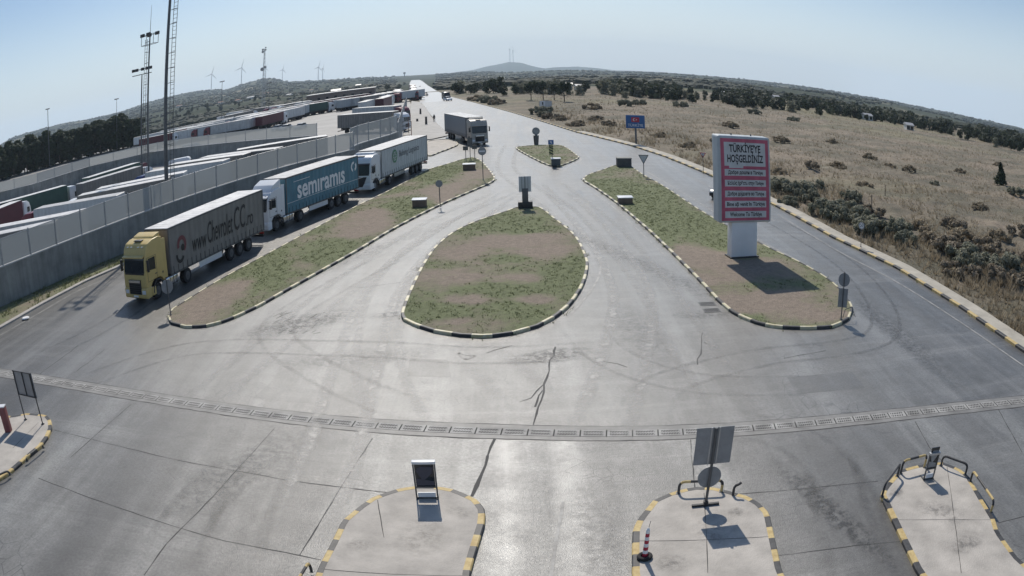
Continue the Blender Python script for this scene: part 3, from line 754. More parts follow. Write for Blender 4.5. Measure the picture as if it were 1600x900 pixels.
track([(900, 500), (960, 560), (1100, 600), (1300, 600)], .3, 0.30, 'track_dark')
track([(380, 720), (300, 800), (250, 890)], .5, 0.36, 'track_dark')
track([(430, 700), (380, 800), (350, 895)], .6, 0.42, 'track_dark')
track([(900, 690), (905, 790), (910, 895)], .5, 0.24, 'track_dark')
track([(1290, 680), (1310, 780), (1350, 895)], .5, 0.42, 'track_dark')
track([(1110, 650), (1250, 690), (1330, 780), (1345, 890)], .4, 0.30, 'track_dark')
mb = MB()
def paint(px, w, dash=0, z=.008):
    pts = smooth_poly(P2(px), False, 1.)
    if dash:
        pts = resample(pts, False, dash)
        for a, b in list(zip(pts, pts[1:]))[::2]: strip(mb, [a, b], w, z)
    else: strip(mb, pts, w, z)
paint([(862, 333), (895, 352), (925, 378), (938, 408), (934, 436), (915, 465), (893, 490)], .11)
paint([(1010, 268), (1060, 297), (1115, 331), (1160, 362), (1210, 388), (1262, 415)], .13)
paint([(1215, 335), (1300, 387), (1400, 440), (1500, 503), (1600, 572)], .13)
paint([(985, 240), (1040, 258), (1110, 292), (1210, 345)], .12)
paint([(0, 524), (60, 490), (125, 453), (187, 428)], .13)
paint([(880, 785), (868, 850), (860, 905)], .10); paint([(620, 360), (560, 398), (480, 445)], .09)
paint([(885, 232), (899, 240), (908, 250), (897, 256), (878, 268), (850, 272), (800, 243)], .14)
paint([(920, 297), (960, 325), (1000, 362), (1040, 400)], .1)
tri = P2([(716, 552), (742, 556), (728, 562)]); strip(mb, tri+[tri[0]], .12, .009)
mb.build('road_markings', M['paint'], kind='structure')
for lab, (u, v_), rz in [('rusty gully grate set in the road beside the teardrop island', (611, 491), .3), ('square gully grate at the kerb below the billboard island', (1105, 475), 0), ('second gully grate, nearer the camera of the pair below the billboard island', (1112, 485), 0)]:
    p = at(u, v_); t = thing('drain_cover', lab, 'drain cover', (p.x, p.y, .006), rz)
    mb = MB()
    for q in (-1, 1): mb.box((q*.42, 0, .006), (.06, .62, .012)); mb.box((0, q*.28, .006), (.78, .06, .012))
    for q in range(-4, 5): mb.box((q*.085, 0, .005), (.03, .5, .008))
    mb.build('grate', M['steel_dark'], t)
    mb = MB(); mb.face([(-.4, -.27, .001), (.4, -.27, .001), (.4, .27, .001), (-.4, .27, .001)]); mb.build('pit', M['dark'], t)

mb = MB()
for px in [[(503, 889), (740, 899)], [(590, 781), (600, 840)], [(995, 845), (1205, 838)], [(1100, 770), (1106, 895)], [(1398, 812), (1550, 812)], [(1480, 730), (1502, 895)], [(20, 700), (60, 660)]]:
    strip(mb, [(at(u, v_, .13).x, at(u, v_, .13).y) for u, v_ in px], .02, .1315 if False else .1285, 0, .008)
mb.build('paving_joints', M['joint'], kind='structure')
for k_, (u, v_, rx, ry, kk) in enumerate([(660, 840, .9, 1.2, .35), (1120, 830, .8, 1., .3), (1470, 800, .7, 1.3, .35), (720, 800, .4, .5, .4), (1050, 880, .5, .5, .45), (560, 850, .4, .6, .35), (1510, 850, .5, .8, .4), (1400, 770, .3, .4, .5), (1150, 800, .3, .3, .5)]):
    p = at(u, v_, .13); stain(p.x, p.y, rx, ry, .3*k_, kk, .1292+k_*.0005)
# ------------------------------------------------------------------ lorries
def wheel(parent, x, y, r=.5, w=.3, side=1):
    mb = MB(); mb.cyl((x, y-w/2, r), (x, y+w/2, r), r, n=20); t = mb.build('wheel', M['rubber'], parent, bevel=.03, seg=1)
    mb = MB(); ye = y+side*(w/2+.004); mb.cyl((x, y+side*.02, r), (x, ye, r), r*.56, r*.56, n=16)
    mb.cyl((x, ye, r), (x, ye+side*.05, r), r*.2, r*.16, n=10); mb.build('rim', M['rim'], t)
LOGO = {}
def semi(label, heading_from, heading_to, cabmat, sidemat, style, roofmat=None, detail=True, trailer_len=None, group=None, skirt=None, name='articulated_lorry', zt=4., ext=.1):
    """heading_from: rear left top corner, heading_to: front left top corner of the trailer (world xy). local +x forward, +y to its left"""
    a, b = Vector(heading_from[:2]), Vector(heading_to[:2]); d = (b-a).normalized(); rz = atan2(d.y, d.x); trailer_len = trailer_len or (b-a).length
    left = Vector((-d.y, d.x)); W2 = 1.275
    front = b-left*W2+d*(2.75+ext)          # centre of the bumper
    t = thing(name, label, 'lorry', (front.x, front.y, 0), rz, group); t.scale = (1, 1, zt/4)
    xf = -2.75-ext; xr = xf-trailer_len; roofmat = roofmat or M['roof_tarp']
    # trailer
    mb = MB(); mb.box(((xf+xr)/2, 0, 2.52), (trailer_len, 2.53, 2.92))
    if detail:       # curtain straps and hem buckles belong to the body
        for s_ in (-1, 1):
            for k in range(22):
                x = xr+.5+(trailer_len-.9)*k/21
                mb.box((x, s_*1.272, 1.28), (.05, .03, .46), 1); mb.box((x, s_*1.285, 1.09), (.07, .04, .1), 1)
    tb = mb.build('trailer_body', [sidemat, M['plastic'] if sidemat is not M['blue_tarp'] else M['bluedark']], t)
    mb = MB(); mb.xz([(xr+.02, 3.985), (xf-.02, 3.985), (xf-.05, 4.01), (xr+.05, 4.01)], -1.262, 1.262)
    for k in range(1, 20):
        x = xr+trailer_len*k/20; mb.box((x, 0, 4.012), (.05, 2.4, .015))
    mb.build('roof', roofmat, tb)
    mb = MB()
    for s_ in (-1, 1):
        mb.box(((xf+xr)/2, s_*1.275, 1.05), (trailer_len, .03, .12)); mb.box(((xf+xr)/2, s_*1.272, 3.93), (trailer_len, .03, .1))
        mb.box((xr+.06, s_*1.2765, 2.5), (.12, .03, 2.8)); mb.box((xf-.06, s_*1.2765, 2.5), (.12, .03, 2.8))
    for x in (xr-.012, xf+.012):
        mb.box((x, 0, 3.93), (.03, 2.5, .12)); mb.box((x, 0, 1.08), (.03, 2.5, .12))
    mb.build('frame', M['steel_dark'] if sidemat is not M['white_tarp'] else M['steel'], tb)
    # chassis
    mb = MB(); mb.box(((xf+xr)/2-.5, .45, 1.0), (trailer_len-1.5, .12, .32)); mb.box(((xf+xr)/2-.5, -.45, 1.0), (trailer_len-1.5, .12, .32))
    for k in range(8): mb.box((xr+1+k*1.5, 0, 1.05), (.1, 2.3, .12))
    mb.box((xr+.05, 0, .62), (.1, 2.4, .16)); mb.build('chassis', M['plastic'], t)
    axles = [xr+2.4, xr+3.7, xr+5.0]
    for x in axles:
        for s_ in (-1, 1): wheel(t, x, s_*1.05, .5, .36, s_)
    for s_ in (-1, 1):
        mb = MB(); mb.box((xf-5.3, s_*1.16, .78), (3.1, .05, .42)); mb.build('side_guard', M['white'] if skirt else M['steel'], t, bevel=.01)
        mb = MB(); mb.box((xf-2.4, s_*.75, .65), (.14, .14, .95)); mb.box((xf-2.4, s_*.75, .2), (.35, .3, .06)); mb.build('landing_leg', M['steel_dark'], t)
        mb = MB(); mb.box((axles[1], s_*1.05, 1.03), (3.9, .38, .04)); mb.build('mudguard', M['plastic'], t)
        mb = MB(); mb.box((xr-.02, s_*.95, .78), (.06, .45, .12)); mb.build('tail_lamp', M['redlamp'], t)
    # tractor: chassis, wheels, tanks
    mb = MB(); mb.box((-3.3, 0, .85), (5.6, .95, .28)); mb.cyl((-4.6, 0, 1.02), (-4.6, 0, 1.12), .55, n=16); mb.box((-4.9, 1.02, 1.06), (1.3, .5, .04)); mb.box((-4.9, -1.02, 1.06), (1.3, .5, .04)); mb.build('tractor_chassis', M['plastic'], t)
    for x in (-1.42, -5.05):
        for s_ in (-1, 1): wheel(t, x, s_*1.0, .5, .33 if x > -2 else .5, s_)
    for s_ in (-1, 1):
        mb = MB(); mb.box((-3.15, s_*.98, .72), (1.5, .55, .58)); f_ = mb.build('fuel_tank', M['chrome'], t, bevel=.12, seg=3)
        mb = MB()
        for q in (-.5, -.1, .3): mb.box((-3.15+q, s_*.985, .72), (.07, .57, .6))
        mb.build('tank_strap', M['plastic'], f_, bevel=.12, seg=2)
    cab(t, cabmat, style)
    return t
def cab(t, cm, style):
    tall = style in ('yellow', 'white_b', 'far')
    top = 3.72 if tall else 3.35
    w = 1.235
    # cab shell
    prof = [(-2.28, .95), (-2.28, top-.02), (-1.9, top+.06), (-1.15, top+.02), (-.6, top-.14), (-.34, top-.42), (-.19, 2.72), (-.06, 1.72), (-.03, .98), (-.62, .95), (-.8, 1.16), (-1.1, 1.3), (-1.7, 1.3), (-2.02, 1.16), (-2.12, .95)]
    mb = MB(); mb.xz(prof, -w, w); body = mb.build('cab', cm, t, bevel=.10, seg=3)
    # bumper
    mb = MB(); mb.xz([(-.62, .34), (-.62, .97), (-.04, .99), (.02, .88), (.02, .42), (-.06, .30)], -w, w)
    bp = mb.build('bumper', cm, t, bevel=.07, seg=3)
    for s_ in (-1, 1):
        mb = MB(); mb.box((-.0, s_*.93, .72), (.09, .38, .24)); mb.build('headlight', M['lamp'], bp, bevel=.03)
    mb = MB(); mb.box((.03, 0, .45), (.02, .52, .12)); mb.build('number_plate', M['whiteletter'], bp)
    # windscreen follows the slanted front
    def xs(z): return interp(z, [(.98, -.03), (1.72, -.06), (2.72, -.19), (top-.42, -.34)])
    mb = MB(); zl, zh = 1.88, 2.86
    rows = 5; cols_ = 8
    for j in range(rows):
        for i in range(cols_):
            q = []
            for (jj, ii) in ((j, i), (j, i+1), (j+1, i+1), (j+1, i)):
                z = zl+(zh-zl)*jj/rows; y = -1.1+2.2*ii/cols_
                q.append((xs(z)+.02+.06*(1-(y/1.1)**2), y, z))
            mb.face(q)
    ws = mb.build('windscreen', M['glass'], t, smooth=True)
    mb = MB()
    for s_ in (-1, 1): mb.tube([(xs(zl)+.085, s_*.1+.1, zl+.02), (xs(2.3)+.09, s_*.5+.25, 2.28)], .012, 5)
    mb.build('wiper', M['plastic'], ws)
    mb = MB(); mb.box((xs(1.83)+.01, 0, 1.84), (.05, 2.1, .14)); mb.build('scuttle', M['plastic'], t, bevel=.02)
    mb = MB(); mb.xz([(xs(2.88)-.02, 2.88), (xs(2.88)+.24, 2.80), (xs(2.88)+.27, 2.88), (xs(3.0)-.02, 3.0)], -1.12, 1.12); mb.build('sun_visor', M['cabwhite'] if style == 'blue' else M['plastic'] if style == 'white_b' else cm, t, bevel=.02)
    # grille
    mb = MB()
    if style == 'white_b':
        pts = [(-.8, 1.62), (.8, 1.62), (.55, 1.0), (.35, .62), (-.35, .62), (-.55, 1.0)]
        mb.v = [(.035, y, z) for y, z in pts]+[(-.3, y, z) for y, z in pts]
        mb.f = [(0, 1, 2, 3, 4, 5)]+[(k, k+6, (k+1) % 6+6, (k+1) % 6) for k in range(6)]; mb.m = [0]*7
        mb.build('grille', M['plastic'], t)
    elif style == 'blue':
        mb.box((-.03, 0, 1.36), (.06, 1.2, .3)); mb.build('grille', M['plastic'], t, bevel=.02)
        mb = MB()
        for z in (1.26, 1.36, 1.46): mb.box((.005, 0, z), (.03, 1.14, .03))
        mb.build('grille_bars', M['cabwhite'], t)
    else:
        mb.box((.0, 0, 1.02), (.07, 1.34, .92)); gr_ = mb.build('grille', M['plastic'], t, bevel=.04)
        mb = MB(); mb.box((.04, 0, 1.38), (.05, 1.26, .17)); mb.build('badge_bar', M['chrome'], gr_, bevel=.02)
        mb = MB()
        for z in (.66, .79, .92, 1.05, 1.18): mb.box((.045, 0, z), (.04, 1.2-.0*z, .055))
        mb.build('grille_bars', M['dark'], gr_)
    # doors, side glass, mirrors, steps
    for s_ in (-1, 1):
        mb = MB(); ye = s_*(w+.006)
        q = [(-.42, ye, 1.98), (-1.3, ye, 1.9), (-1.3, ye, 2.68), (-.52, ye, 2.68)]; mb.face(q if s_ < 0 else q[::-1]); mb.build('side_window', M['glass'], t)
        mb = MB(); ye2 = s_*(w+.003)
        for a_, b_ in (((-.32, 1.3), (-.36, 2.75)), ((-1.42, 1.3), (-1.42, 2.75)), ((-.36, 2.75), (-1.42, 2.75)), ((-.3, 1.3), (-1.42, 1.3))):
            mb.tube([(a_[0], ye2, a_[1]), (b_[0], ye2, b_[1])], .012, 4)
        mb.build('door_seam', M['plastic'], t)
        mb = MB(); mb.box((-1.28, s_*(w+.02), 1.62), (.2, .04, .05)); mb.build('door_handle', M['plastic'], t)
        mb = MB(); mb.box((-.18, s_*(w+.26), 2.32), (.16, .16, .72)); mb.tube([(-.26, s_*w, 2.62), (-.18, s_*(w+.26), 2.6)], .03, 6); mb.tube([(-.26, s_*w, 2.05), (-.18, s_*(w+.26), 2.04)], .03, 6)
        mb.build('mirror', M['plastic'] if style != 'blue' else M['plastic'], t, bevel=.02)
        mb = MB(); mb.box((-.86, s_*(w-.06), .62), (.48, .14, .5)); mb.build('step', cm if style != 'blue' else M['plastic'], t, bevel=.03)
        mb = MB(); mb.box((-2.42, s_*(w-.04), 2.3), (.5, .05, 2.5)); mb.build('side_fairing', cm, t, bevel=.015)
        mb = MB(); mb.tube([(-1.42+.6*cos(a_), s_*(w+.004), .5+.72*sin(a_)) for a_ in [pi*k/10 for k in range(0, 11)]], .05, 6); mb.build('wheel_arch', M['plastic'], t)
        mb = MB(); mb.box((-2.1, s_*(w-.0), 1.5), (.12, .03, .12)); mb.build('marker_lamp', M['plastic'], t)
    # roof wind deflector
    if style == 'yellow':
        mb = MB(); mb.xz([(-2.26, top), (-2.26, 3.98), (-2.1, 3.99), (-1.5, 3.86), (-1.35, top+.02)], -1.08, 1.08); mb.build('roof_deflector', cm, t, bevel=.05)
        mb = MB(); mb.box((-.95, 0, top+.0), (.4, .8, .06)); mb.build('roof_hatch', M['plastic'], t, bevel=.02)
    elif style == 'blue':
        mb = MB()
        mb.xz([(-2.28, top-.02), (-2.28, 4.0), (-2.1, 4.02), (-1.2, 3.72), (-.45, top-.3), (-.7, top-.2)], -1.1, 1.1); mb.build('roof_deflector', cm, t, bevel=.08)
    else:
        mb = MB(); mb.box((-1.9, 0, top+.12), (.7, 2.0, .22)); mb.build('roof_deflector', cm, t, bevel=.05)
        mb = MB(); mb.box((-.85, 0, top-.06), (.35, .7, .1)); mb.build('roof_hatch', M['plastic'], t, bevel=.02)
    for y in (-.8, -.4, .4, .8):
        mb = MB(); mb.box((-.42, y, top-.3), (.1, .16, .05)); mb.build('roof_lamp', M['lamp'], t)

def side_text(truck, s, size, x, z, m, side=1, width=None, slant=0, name='lettering', bold=.0):
    mb = MB()
    lettering(mb, s, size, (x, side*1.296, z), (-side, 0, 0), (0, 0, 1), width=width, slant=slant, bold=bold)
    return mb.build(name, m, [c for c in truck.children if c.name.startswith('trailer_body')][0])
XF = -2.75
T1 = semi('yellow cab lorry with grey curtain trailer, nearest of three parked along the wall', at(410, 296, 4.2), at(261, 357, 4.2), M['yellow'], M['grey_tarp'], 'yellow', skirt=True, zt=4.2, ext=.25)
side_text(T1, 'www', 1.6, XF-4.1, 2.3, M['black'], width=1.9, slant=.2, bold=.01)
side_text(T1, 'Chevrolet', 2.05, XF-6.95, 2.5, M['black'], width=3.5, slant=.2, bold=.01)
side_text(T1, 'CC', 2.3, XF-9.75, 2.6, M['black'], width=1.6, slant=.2, bold=.01)
side_text(T1, '.ro', 1.5, XF-11.2, 2.35, M['black'], width=1.05, slant=.2, bold=.01)
mb = MB()
def arc_band(mb, cx, cz, r0, r1, a0, a1, y, m, n=18, sx=1.):
    for k in range(n):
        p = []
        for a_, r in ((a0+(a1-a0)*k/n, r0), (a0+(a1-a0)*(k+1)/n, r0), (a0+(a1-a0)*(k+1)/n, r1), (a0+(a1-a0)*k/n, r1)):
            p.append((cx-cos(a_)*r*sx, y, cz+sin(a_)*r))
        mb.face(p, m)
arc_band(mb, XF-1.85, 2.62, .32, .58, radians(-60), radians(200), 1.297, 0)
arc_band(mb, XF-1.95, 2.42, .0, .22, 0, 2*pi, 1.2985, 1)
arc_band(mb, XF-1.55, 2.02, .30, .52, radians(170), radians(340), 1.298, 1)
mb.build('emblem', [mat('emblem_dull_red', (.17, .05, .055), .6), M['black']], [c for c in T1.children if c.name.startswith('trailer_body')][0])
T2 = semi('white cab lorry with petrol blue curtain trailer, middle of three parked along the wall', at(559, 243, 4.15), at(446, 278, 4.15), M['cabwhite'], M['blue_tarp'], 'blue', skirt=True, zt=4.15, ext=.1)
side_text(T2, 'semıramıs', 2.15, XF-5.9, 2.66, M['whiteletter'], width=8.1, bold=.05)
tb2 = [c for c in T2.children if c.name.startswith('trailer_body')][0]
mb = MB(); arc_band(mb, XF-11.6, 3.1, .26, .46, radians(70), radians(250), 1.297, 0); arc_band(mb, XF-11.75, 3.1, .18, .42, radians(-80), radians(50), 1.298, 0)
mb.box((XF-6.8, 1.292, 1.86), (13.2, .006, .03)); mb.box((XF-2.6, 1.292, 3.45), (2.6, .006, .04))
mb.build('emblem', M['whiteletter'], tb2)
T3 = semi('white cab lorry with silver curtain trailer, farthest of the three parked along the wall', at(667, 211, 3.9), at(595, 234.5, 3.9), M['cabwhite'], M['lightgrey_tarp'], 'white_b', zt=3.9)
side_text(T3, 'Bulung Logistics', .95, XF-8.35, 2.9, mat('slate_lettering', (.08, .1, .12), .5), width=6.3)
tb3 = [c for c in T3.children if c.name.startswith('trailer_body')][0]
mb = MB(); arc_band(mb, XF-3.9, 2.85, .0, .72, 0, 2*pi, 1.296, 0, 24)
for k in range(6):
    a_ = k*pi/3; arc_band(mb, XF-3.9+.36*cos(a_), 2.85+.36*sin(a_), .1, .2, 0, 2*pi, 1.2975, 1, 10)
mb.build('emblem', [mat('emblem_green', (.06, .22, .10), .5), M['lightgrey_tarp']], tb3)
# oncoming lorry turning on the far carriageway
p4 = at(757, 226)
d4 = Vector((-.30, -.954)); l4 = Vector((-d4.y, d4.x)).normalized()
T4 = None
def semi_at(label, front, heading, cm, sm, style, **k):
    d = Vector(heading).normalized(); l = Vector((-d.y, d.x)); b = Vector(front[:2])-d*2.75+l*1.275
    return semi(label, b-d*13.6, b, cm, sm, style, **k)
T4 = semi_at('brown and white cab lorry turning with its grey trailer on the far carriageway', at(750, 227), (.30, -.954), mat('pearl_beige_paint', (.42, .39, .34), .4), mat('trailer_side_grey', (.20, .22, .24), .5), 'far', roofmat=M['white_tarp'])

# simple lorries for the yard
def small_lorry(sidem, cabm, label):
    t = thing('articulated_lorry', label, 'lorry')
    xr = -16.35
    mb = MB(); mb.box((-9.55, 0, 2.6), (13.6, 2.53, 2.7)); b = mb.build('trailer_body', sidem, t, bevel=.03, seg=1)
    mb = MB(); mb.xz([(xr+.02, 3.955), (-2.77, 3.955), (-2.85, 3.99), (xr+.1, 3.99)], -1.262, 1.262); mb.build('roof', M['roof_tarp'], b)
    mb = MB(); mb.box((-8.5, 0, .98), (15, 1., .35)); mb.box((xr+.05, 0, .62), (.1, 2.4, .16)); mb.box((-8.6, 1.1, .7), (2.9, .05, .3)); mb.box((-8.6, -1.1, .7), (2.9, .05, .3)); mb.build('chassis', M['plastic'], t)
    for x in (-1.42, -5.05, -11.35, -12.65, -13.95):
        for s_ in (-1, 1): mb = MB(); mb.cyl((x, s_*.87, .5), (x, s_*1.22, .5), .5, n=12); mb.build('wheel', M['rubber'], t, smooth=True)
    mb = MB(); mb.xz([(-2.28, .4), (-2.28, 3.6), (-1.2, 3.6), (-.5, 3.25), (-.16, 2.62), (-.04, 1.72), (0, .4)], -1.22, 1.22); c_ = mb.build('cab', cabm, t, bevel=.08, seg=2)
    mb = MB(); mb.face([(-.03, -1.05, 1.93), (-.03, 1.05, 1.93), (-.13, 1.05, 2.72), (-.13, -1.05, 2.72)])
    mb.build('windscreen', M['glass'], c_)
    for s_ in (-1, 1):
        mb = MB(); mb.face([(-.42, s_*1.226, 1.98), (-1.3, s_*1.226, 1.9), (-1.3, s_*1.226, 2.68), (-.52, s_*1.226, 2.68)]); mb.build('side_window', M['glass'], c_)
    mb = MB(); mb.box((.012, 0, 1.1), (.02, 1.3, .7)); mb.build('grille', M['plastic'], c_)
    return t
SIDE = {'white': M['white_tarp'], 'grey': M['lightgrey_tarp'], 'maroon': M['maroon'], 'blue': M['blue_tarp'], 'green': M['green_tarp'], 'dark': M['grey_tarp']}
CABM = {'white': M['cabwhite'], 'red': mat('cab_red_paint', (.16, .02, .03), .35), 'yellow': M['yellow'], 'blue': mat('cab_blue_paint', (.03, .06, .2), .35)}
PROTO = {}
def yard_lorry(p, q, side, cabc, label, group=None, z=4., flip=False):
    """p: front near top corner, q: rear near top corner of the trailer"""
    a, b = at(*q, z).xy, at(*p, z).xy
    d = (b-a).normalized(); l = Vector((-d.y, d.x))
    if (Vector((0, 0))-b).dot(l) < 0: l = -l           # l points to the camera's side
    m = (a+b)/2; c = m-l*1.275; fr = c+d*(6.8+2.75)
    key = (side, cabc); rz = atan2(d.y, d.x)
    if key not in PROTO:
        t = small_lorry(SIDE[side], CABM[cabc], label); t.location = (fr.x, fr.y, 0); t.rotation_euler = (0, 0, rz); PROTO[key] = t
        if group: t['group'] = group
    else:
        t = dup(PROTO[key], (fr.x, fr.y, 0), rz, label=label)
        if group: t['group'] = group
        elif 'group' in t: del t['group']
    return t
YL = [((101, 290), (0, 318), 'green', 'white', 'long pale roofed lorry at the left edge, last in the line by the rear fence'),
      ((232, 249), (126, 281.5), 'green', 'red', 'long pale roofed lorry ahead in the line along the rear fence'),
      ((225, 258), (128, 287), 'dark', 'white', 'dark sided lorry tucked in front of the pale line by the rear fence'),
      ((34, 312), (-40, 341), 'maroon', 'white', 'maroon trailer lorry with white cab at the left edge behind the wall'),
      ((55, 327), (178, 306), 'grey', 'red', 'grey sided lorry parked crosswise behind the fence near the left edge'),
      ((-5, 356), (101, 336), 'white', 'red', 'white sided lorry close behind the fence at the left edge'),
      ((-60, 378), (56, 354), 'dark', 'white', 'dark blue grey trailer pressed against the fence at the left edge'),
      ((124, 306), (256, 280), 'dark', 'white', 'lorry with pale roof behind the fence left of the tall ladder mast'),
      ((213, 272), (364, 249), 'grey', 'blue', 'lorry with pale roof and silver side at the foot of the tall ladder mast'),
      ((306, 248), (434, 232), 'dark', 'white', 'pale roofed lorry with shadow-dark side right of the tall ladder mast'),  # dark side colour stands for the shadow below the roof, neighbours too
      ((362, 236), (520, 211), 'dark', 'white', 'pale roofed lorry above the blue trailer, nearest the bend of the fence'),
      ((150, 296), (285, 270), 'grey', 'white', 'pale roofed lorry squeezed in left of the tall ladder mast, second from the fence'),
      ((250, 260), (395, 239.5), 'dark', 'white', 'pale roofed lorry just right of the tall ladder mast, second from the fence'),
      ((607, 166), (557, 169), 'grey', 'red', 'grey trailer lorry with maroon cab behind the far end of the fence'),
      ((608, 174.5), (530, 180), 'dark', 'white', 'dark sided lorry with a flat pale roof behind the far fence panels')]
for p, q, s_, c_, lab in YL: yard_lorry(p, q, s_, c_, lab)
keys = list(PROTO)
def free_lorry(x, y, rz, key, label, group):
    return dup(PROTO[key], (x, y, 0), rz, label=label, group=group)
GF = 'lorries in the far rows of the lorry park'
k = 0
# rows in the far park: start px, end px, count, heading jitter
for (a, b, n_, hd) in [((452, 176), (540, 163), 7, .25), ((470, 170), (545, 158.5), 6, .25), ((385, 193), (450, 182), 6, 1.1), ((400, 187), (470, 175), 6, 1.0), ((560, 160), (622, 152), 6, .3), ((385, 181), (440, 172), 5, .9), ((590, 154), (630, 147), 5, .3),
                         ((262, 212), (372, 195), 7, .7), ((575, 166), (615, 158), 3, .2), ((300, 203), (384, 188), 5, .12), ((236, 223), (330, 206), 5, .1), ((330, 199), (436, 180), 6, .15), ((388, 178), (462, 168), 5, .12)]:
    A, B = at(*a, 2), at(*b, 2)
    for i in range(n_):
        p = A.lerp(B, (i+.5)/n_); dirn = (B-A).xy
        rz = atan2(dirn.y, dirn.x)+hd+random.uniform(-.04, .04)+pi*(random.random() < .4)
        key = random.choice([('grey', 'red'), ('grey', 'red'), ('white', 'red'), ('white', 'red'), ('dark', 'white'), ('dark', 'white'), ('dark', 'white'), ('green', 'white'), ('maroon', 'white')] if i % 3 else [('white', 'red'), ('grey', 'red')]); k += 1
        lab = {'white': 'white sided lorry in the far rows of the lorry park', 'grey': 'silver sided lorry in the far rows of the lorry park', 'dark': 'dark sided lorry in the far rows of the lorry park', 'maroon': 'maroon sided lorry in the far rows of the lorry park', 'green': 'green sided lorry in the far rows of the lorry park'}[key[0]]
        free_lorry(p.x, p.y, rz, key, lab, GF)
# cars
def make_car(label, paint_, loc, rz, group=None, name='car'):
    t = thing(name, label, 'car', loc, rz, group)
    mb = MB(); mb.xz([(-4.3, .3), (-4.35, .85), (-4.1, 1.0), (-3.7, 1.03), (-1.35, 1.0), (-.35, .85), (-.02, .65), (0, .3)], -.88, .88); mb.build('body', paint_, t, bevel=.08, seg=2)
    mb = MB(); mb.xz([(-4.0, 1.0), (-3.55, 1.42), (-2.2, 1.48), (-1.9, 1.44), (-1.15, .99)], -.76, .76); mb.build('cabin_glass', M['glass'], t, bevel=.06, seg=2)
    mb = MB(); mb.xz([(-3.6, 1.40), (-3.4, 1.475), (-2.2, 1.50), (-1.95, 1.45)], -.68, .68); mb.build('car_roof', paint_, t, bevel=.02)
    for x in (-.85, -3.5):
        for s_ in (-1, 1):
            mb = MB(); mb.cyl((x, s_*.7, .32), (x, s_*.9, .32), .32, n=14); wq = mb.build('wheel', M['rubber'], t, smooth=True)
            mb = MB(); mb.cyl((x, s_*.9, .32), (x, s_*.905, .32), .2, n=10); mb.build('rim', M['steel'], wq)
    for s_ in (-1, 1):
        mb = MB(); mb.box((-.12, s_*.66, .68), (.2, .3, .13)); mb.build('headlight', M['lamp'], t, bevel=.02)
    return t
def px_car(label, paint_, u, v_, rz, **k):
    p = on_ground(u, v_, .06) if v_ < 150 else at(u, v_)
    return make_car(label, paint_, p, rz, **k)
dk = mat('dark_car_paint', (.02, .022, .028), .3); sil = mat('silver_car_paint', (.5, .5, .5), .3, .4)
px_car('dark car half hidden behind the welcome billboard', dk, 1121, 313, -2.25)
c1 = px_car('white car approaching on the far right of the main road', M['cabwhite'], 703, 157.5, -1.15)
px_car('small dark car alone in the middle of the far road', dk, 666, 150, -1.3)
px_car('dark car near the top of the far road', mat('far_car_paint', (.03, .03, .03), .3), 657, 136.5, -1.3)
kk = 0
for (a, b, n_) in [((232, 216), (330, 201), 13), ((300, 207), (385, 191), 10), ((470, 203), (420, 206), 3), ((540, 157), (590, 150), 5)]:
    A, B = at(*a), at(*b)
    for i in range(n_):
        p = A.lerp(B, (i+.5)/n_); r0 = atan2((B-A).y, (B-A).x)+pi/2+.4
        q = dup(c1, (p.x+random.uniform(-1, 1), p.y, 0), r0, label='white car in the far car rows behind the lorry park fence', group='white cars parked in the far rows')
# vehicles standing along the left of the far road
FL = [((649, 157), 'lorry queuing head on beside the fence, first of the far queue', ('white', 'red')), ((647.5, 151), 'second lorry of the far queue beside the fence', ('dark', 'white')), ((646, 146), 'third lorry of the far queue beside the fence', ('maroon', 'white')), ((644, 141), 'last lorry of the far queue beside the fence', ('grey', 'red'))]
for (u, v_), lab, key in FL:
    p = at(u, v_) if v_ > 148 else on_ground(u, v_, .1)
    o = dup(PROTO[key], (p.x, p.y, p.z if v_ <= 148 else 0), atan2(-p.y, -p.x)+.06, label=lab); 
    if 'group' in o: del o['group']
# white van and pickup in yard
def van(label, loc, rz, pm=None):
    t = thing('van', label, 'van', loc, rz)
    mb = MB(); mb.xz([(-5.6, .35), (-5.65, 2.3), (-5.4, 2.5), (-1.7, 2.5), (-1.3, 2.35), (-.75, 1.35), (-.1, 1.05), (0, .35)], -.98, .98); mb.build('body', pm or M['cabwhite'], t, bevel=.08)
    mb = MB(); mb.face([(-.76, -.8, 1.42), (-.76, .8, 1.42), (-1.24, .75, 2.22), (-1.24, -.75, 2.22)]); mb.build('windscreen', M['glass'], t)
    for x in (-.95, -4.6):
        for s_ in (-1, 1):
            mb = MB(); mb.cyl((x, s_*.8, .36), (x, s_*1.0, .36), .36, n=14); mb.build('wheel', M['rubber'], t, smooth=True)
p = at(306, 243, 2.4); van('white van parked among the lorries right of the tall mast', (p.x, p.y, 0), .3)
p = at(700, 154.5); van('dark van behind the white car at the right kerb of the far road', (p.x, p.y, 0), atan2(-.95, .3), dk)
p = at(318, 222, 2.2); van('white van by the rear fence behind the tall ladder mast', (p.x, p.y, 0), .5)

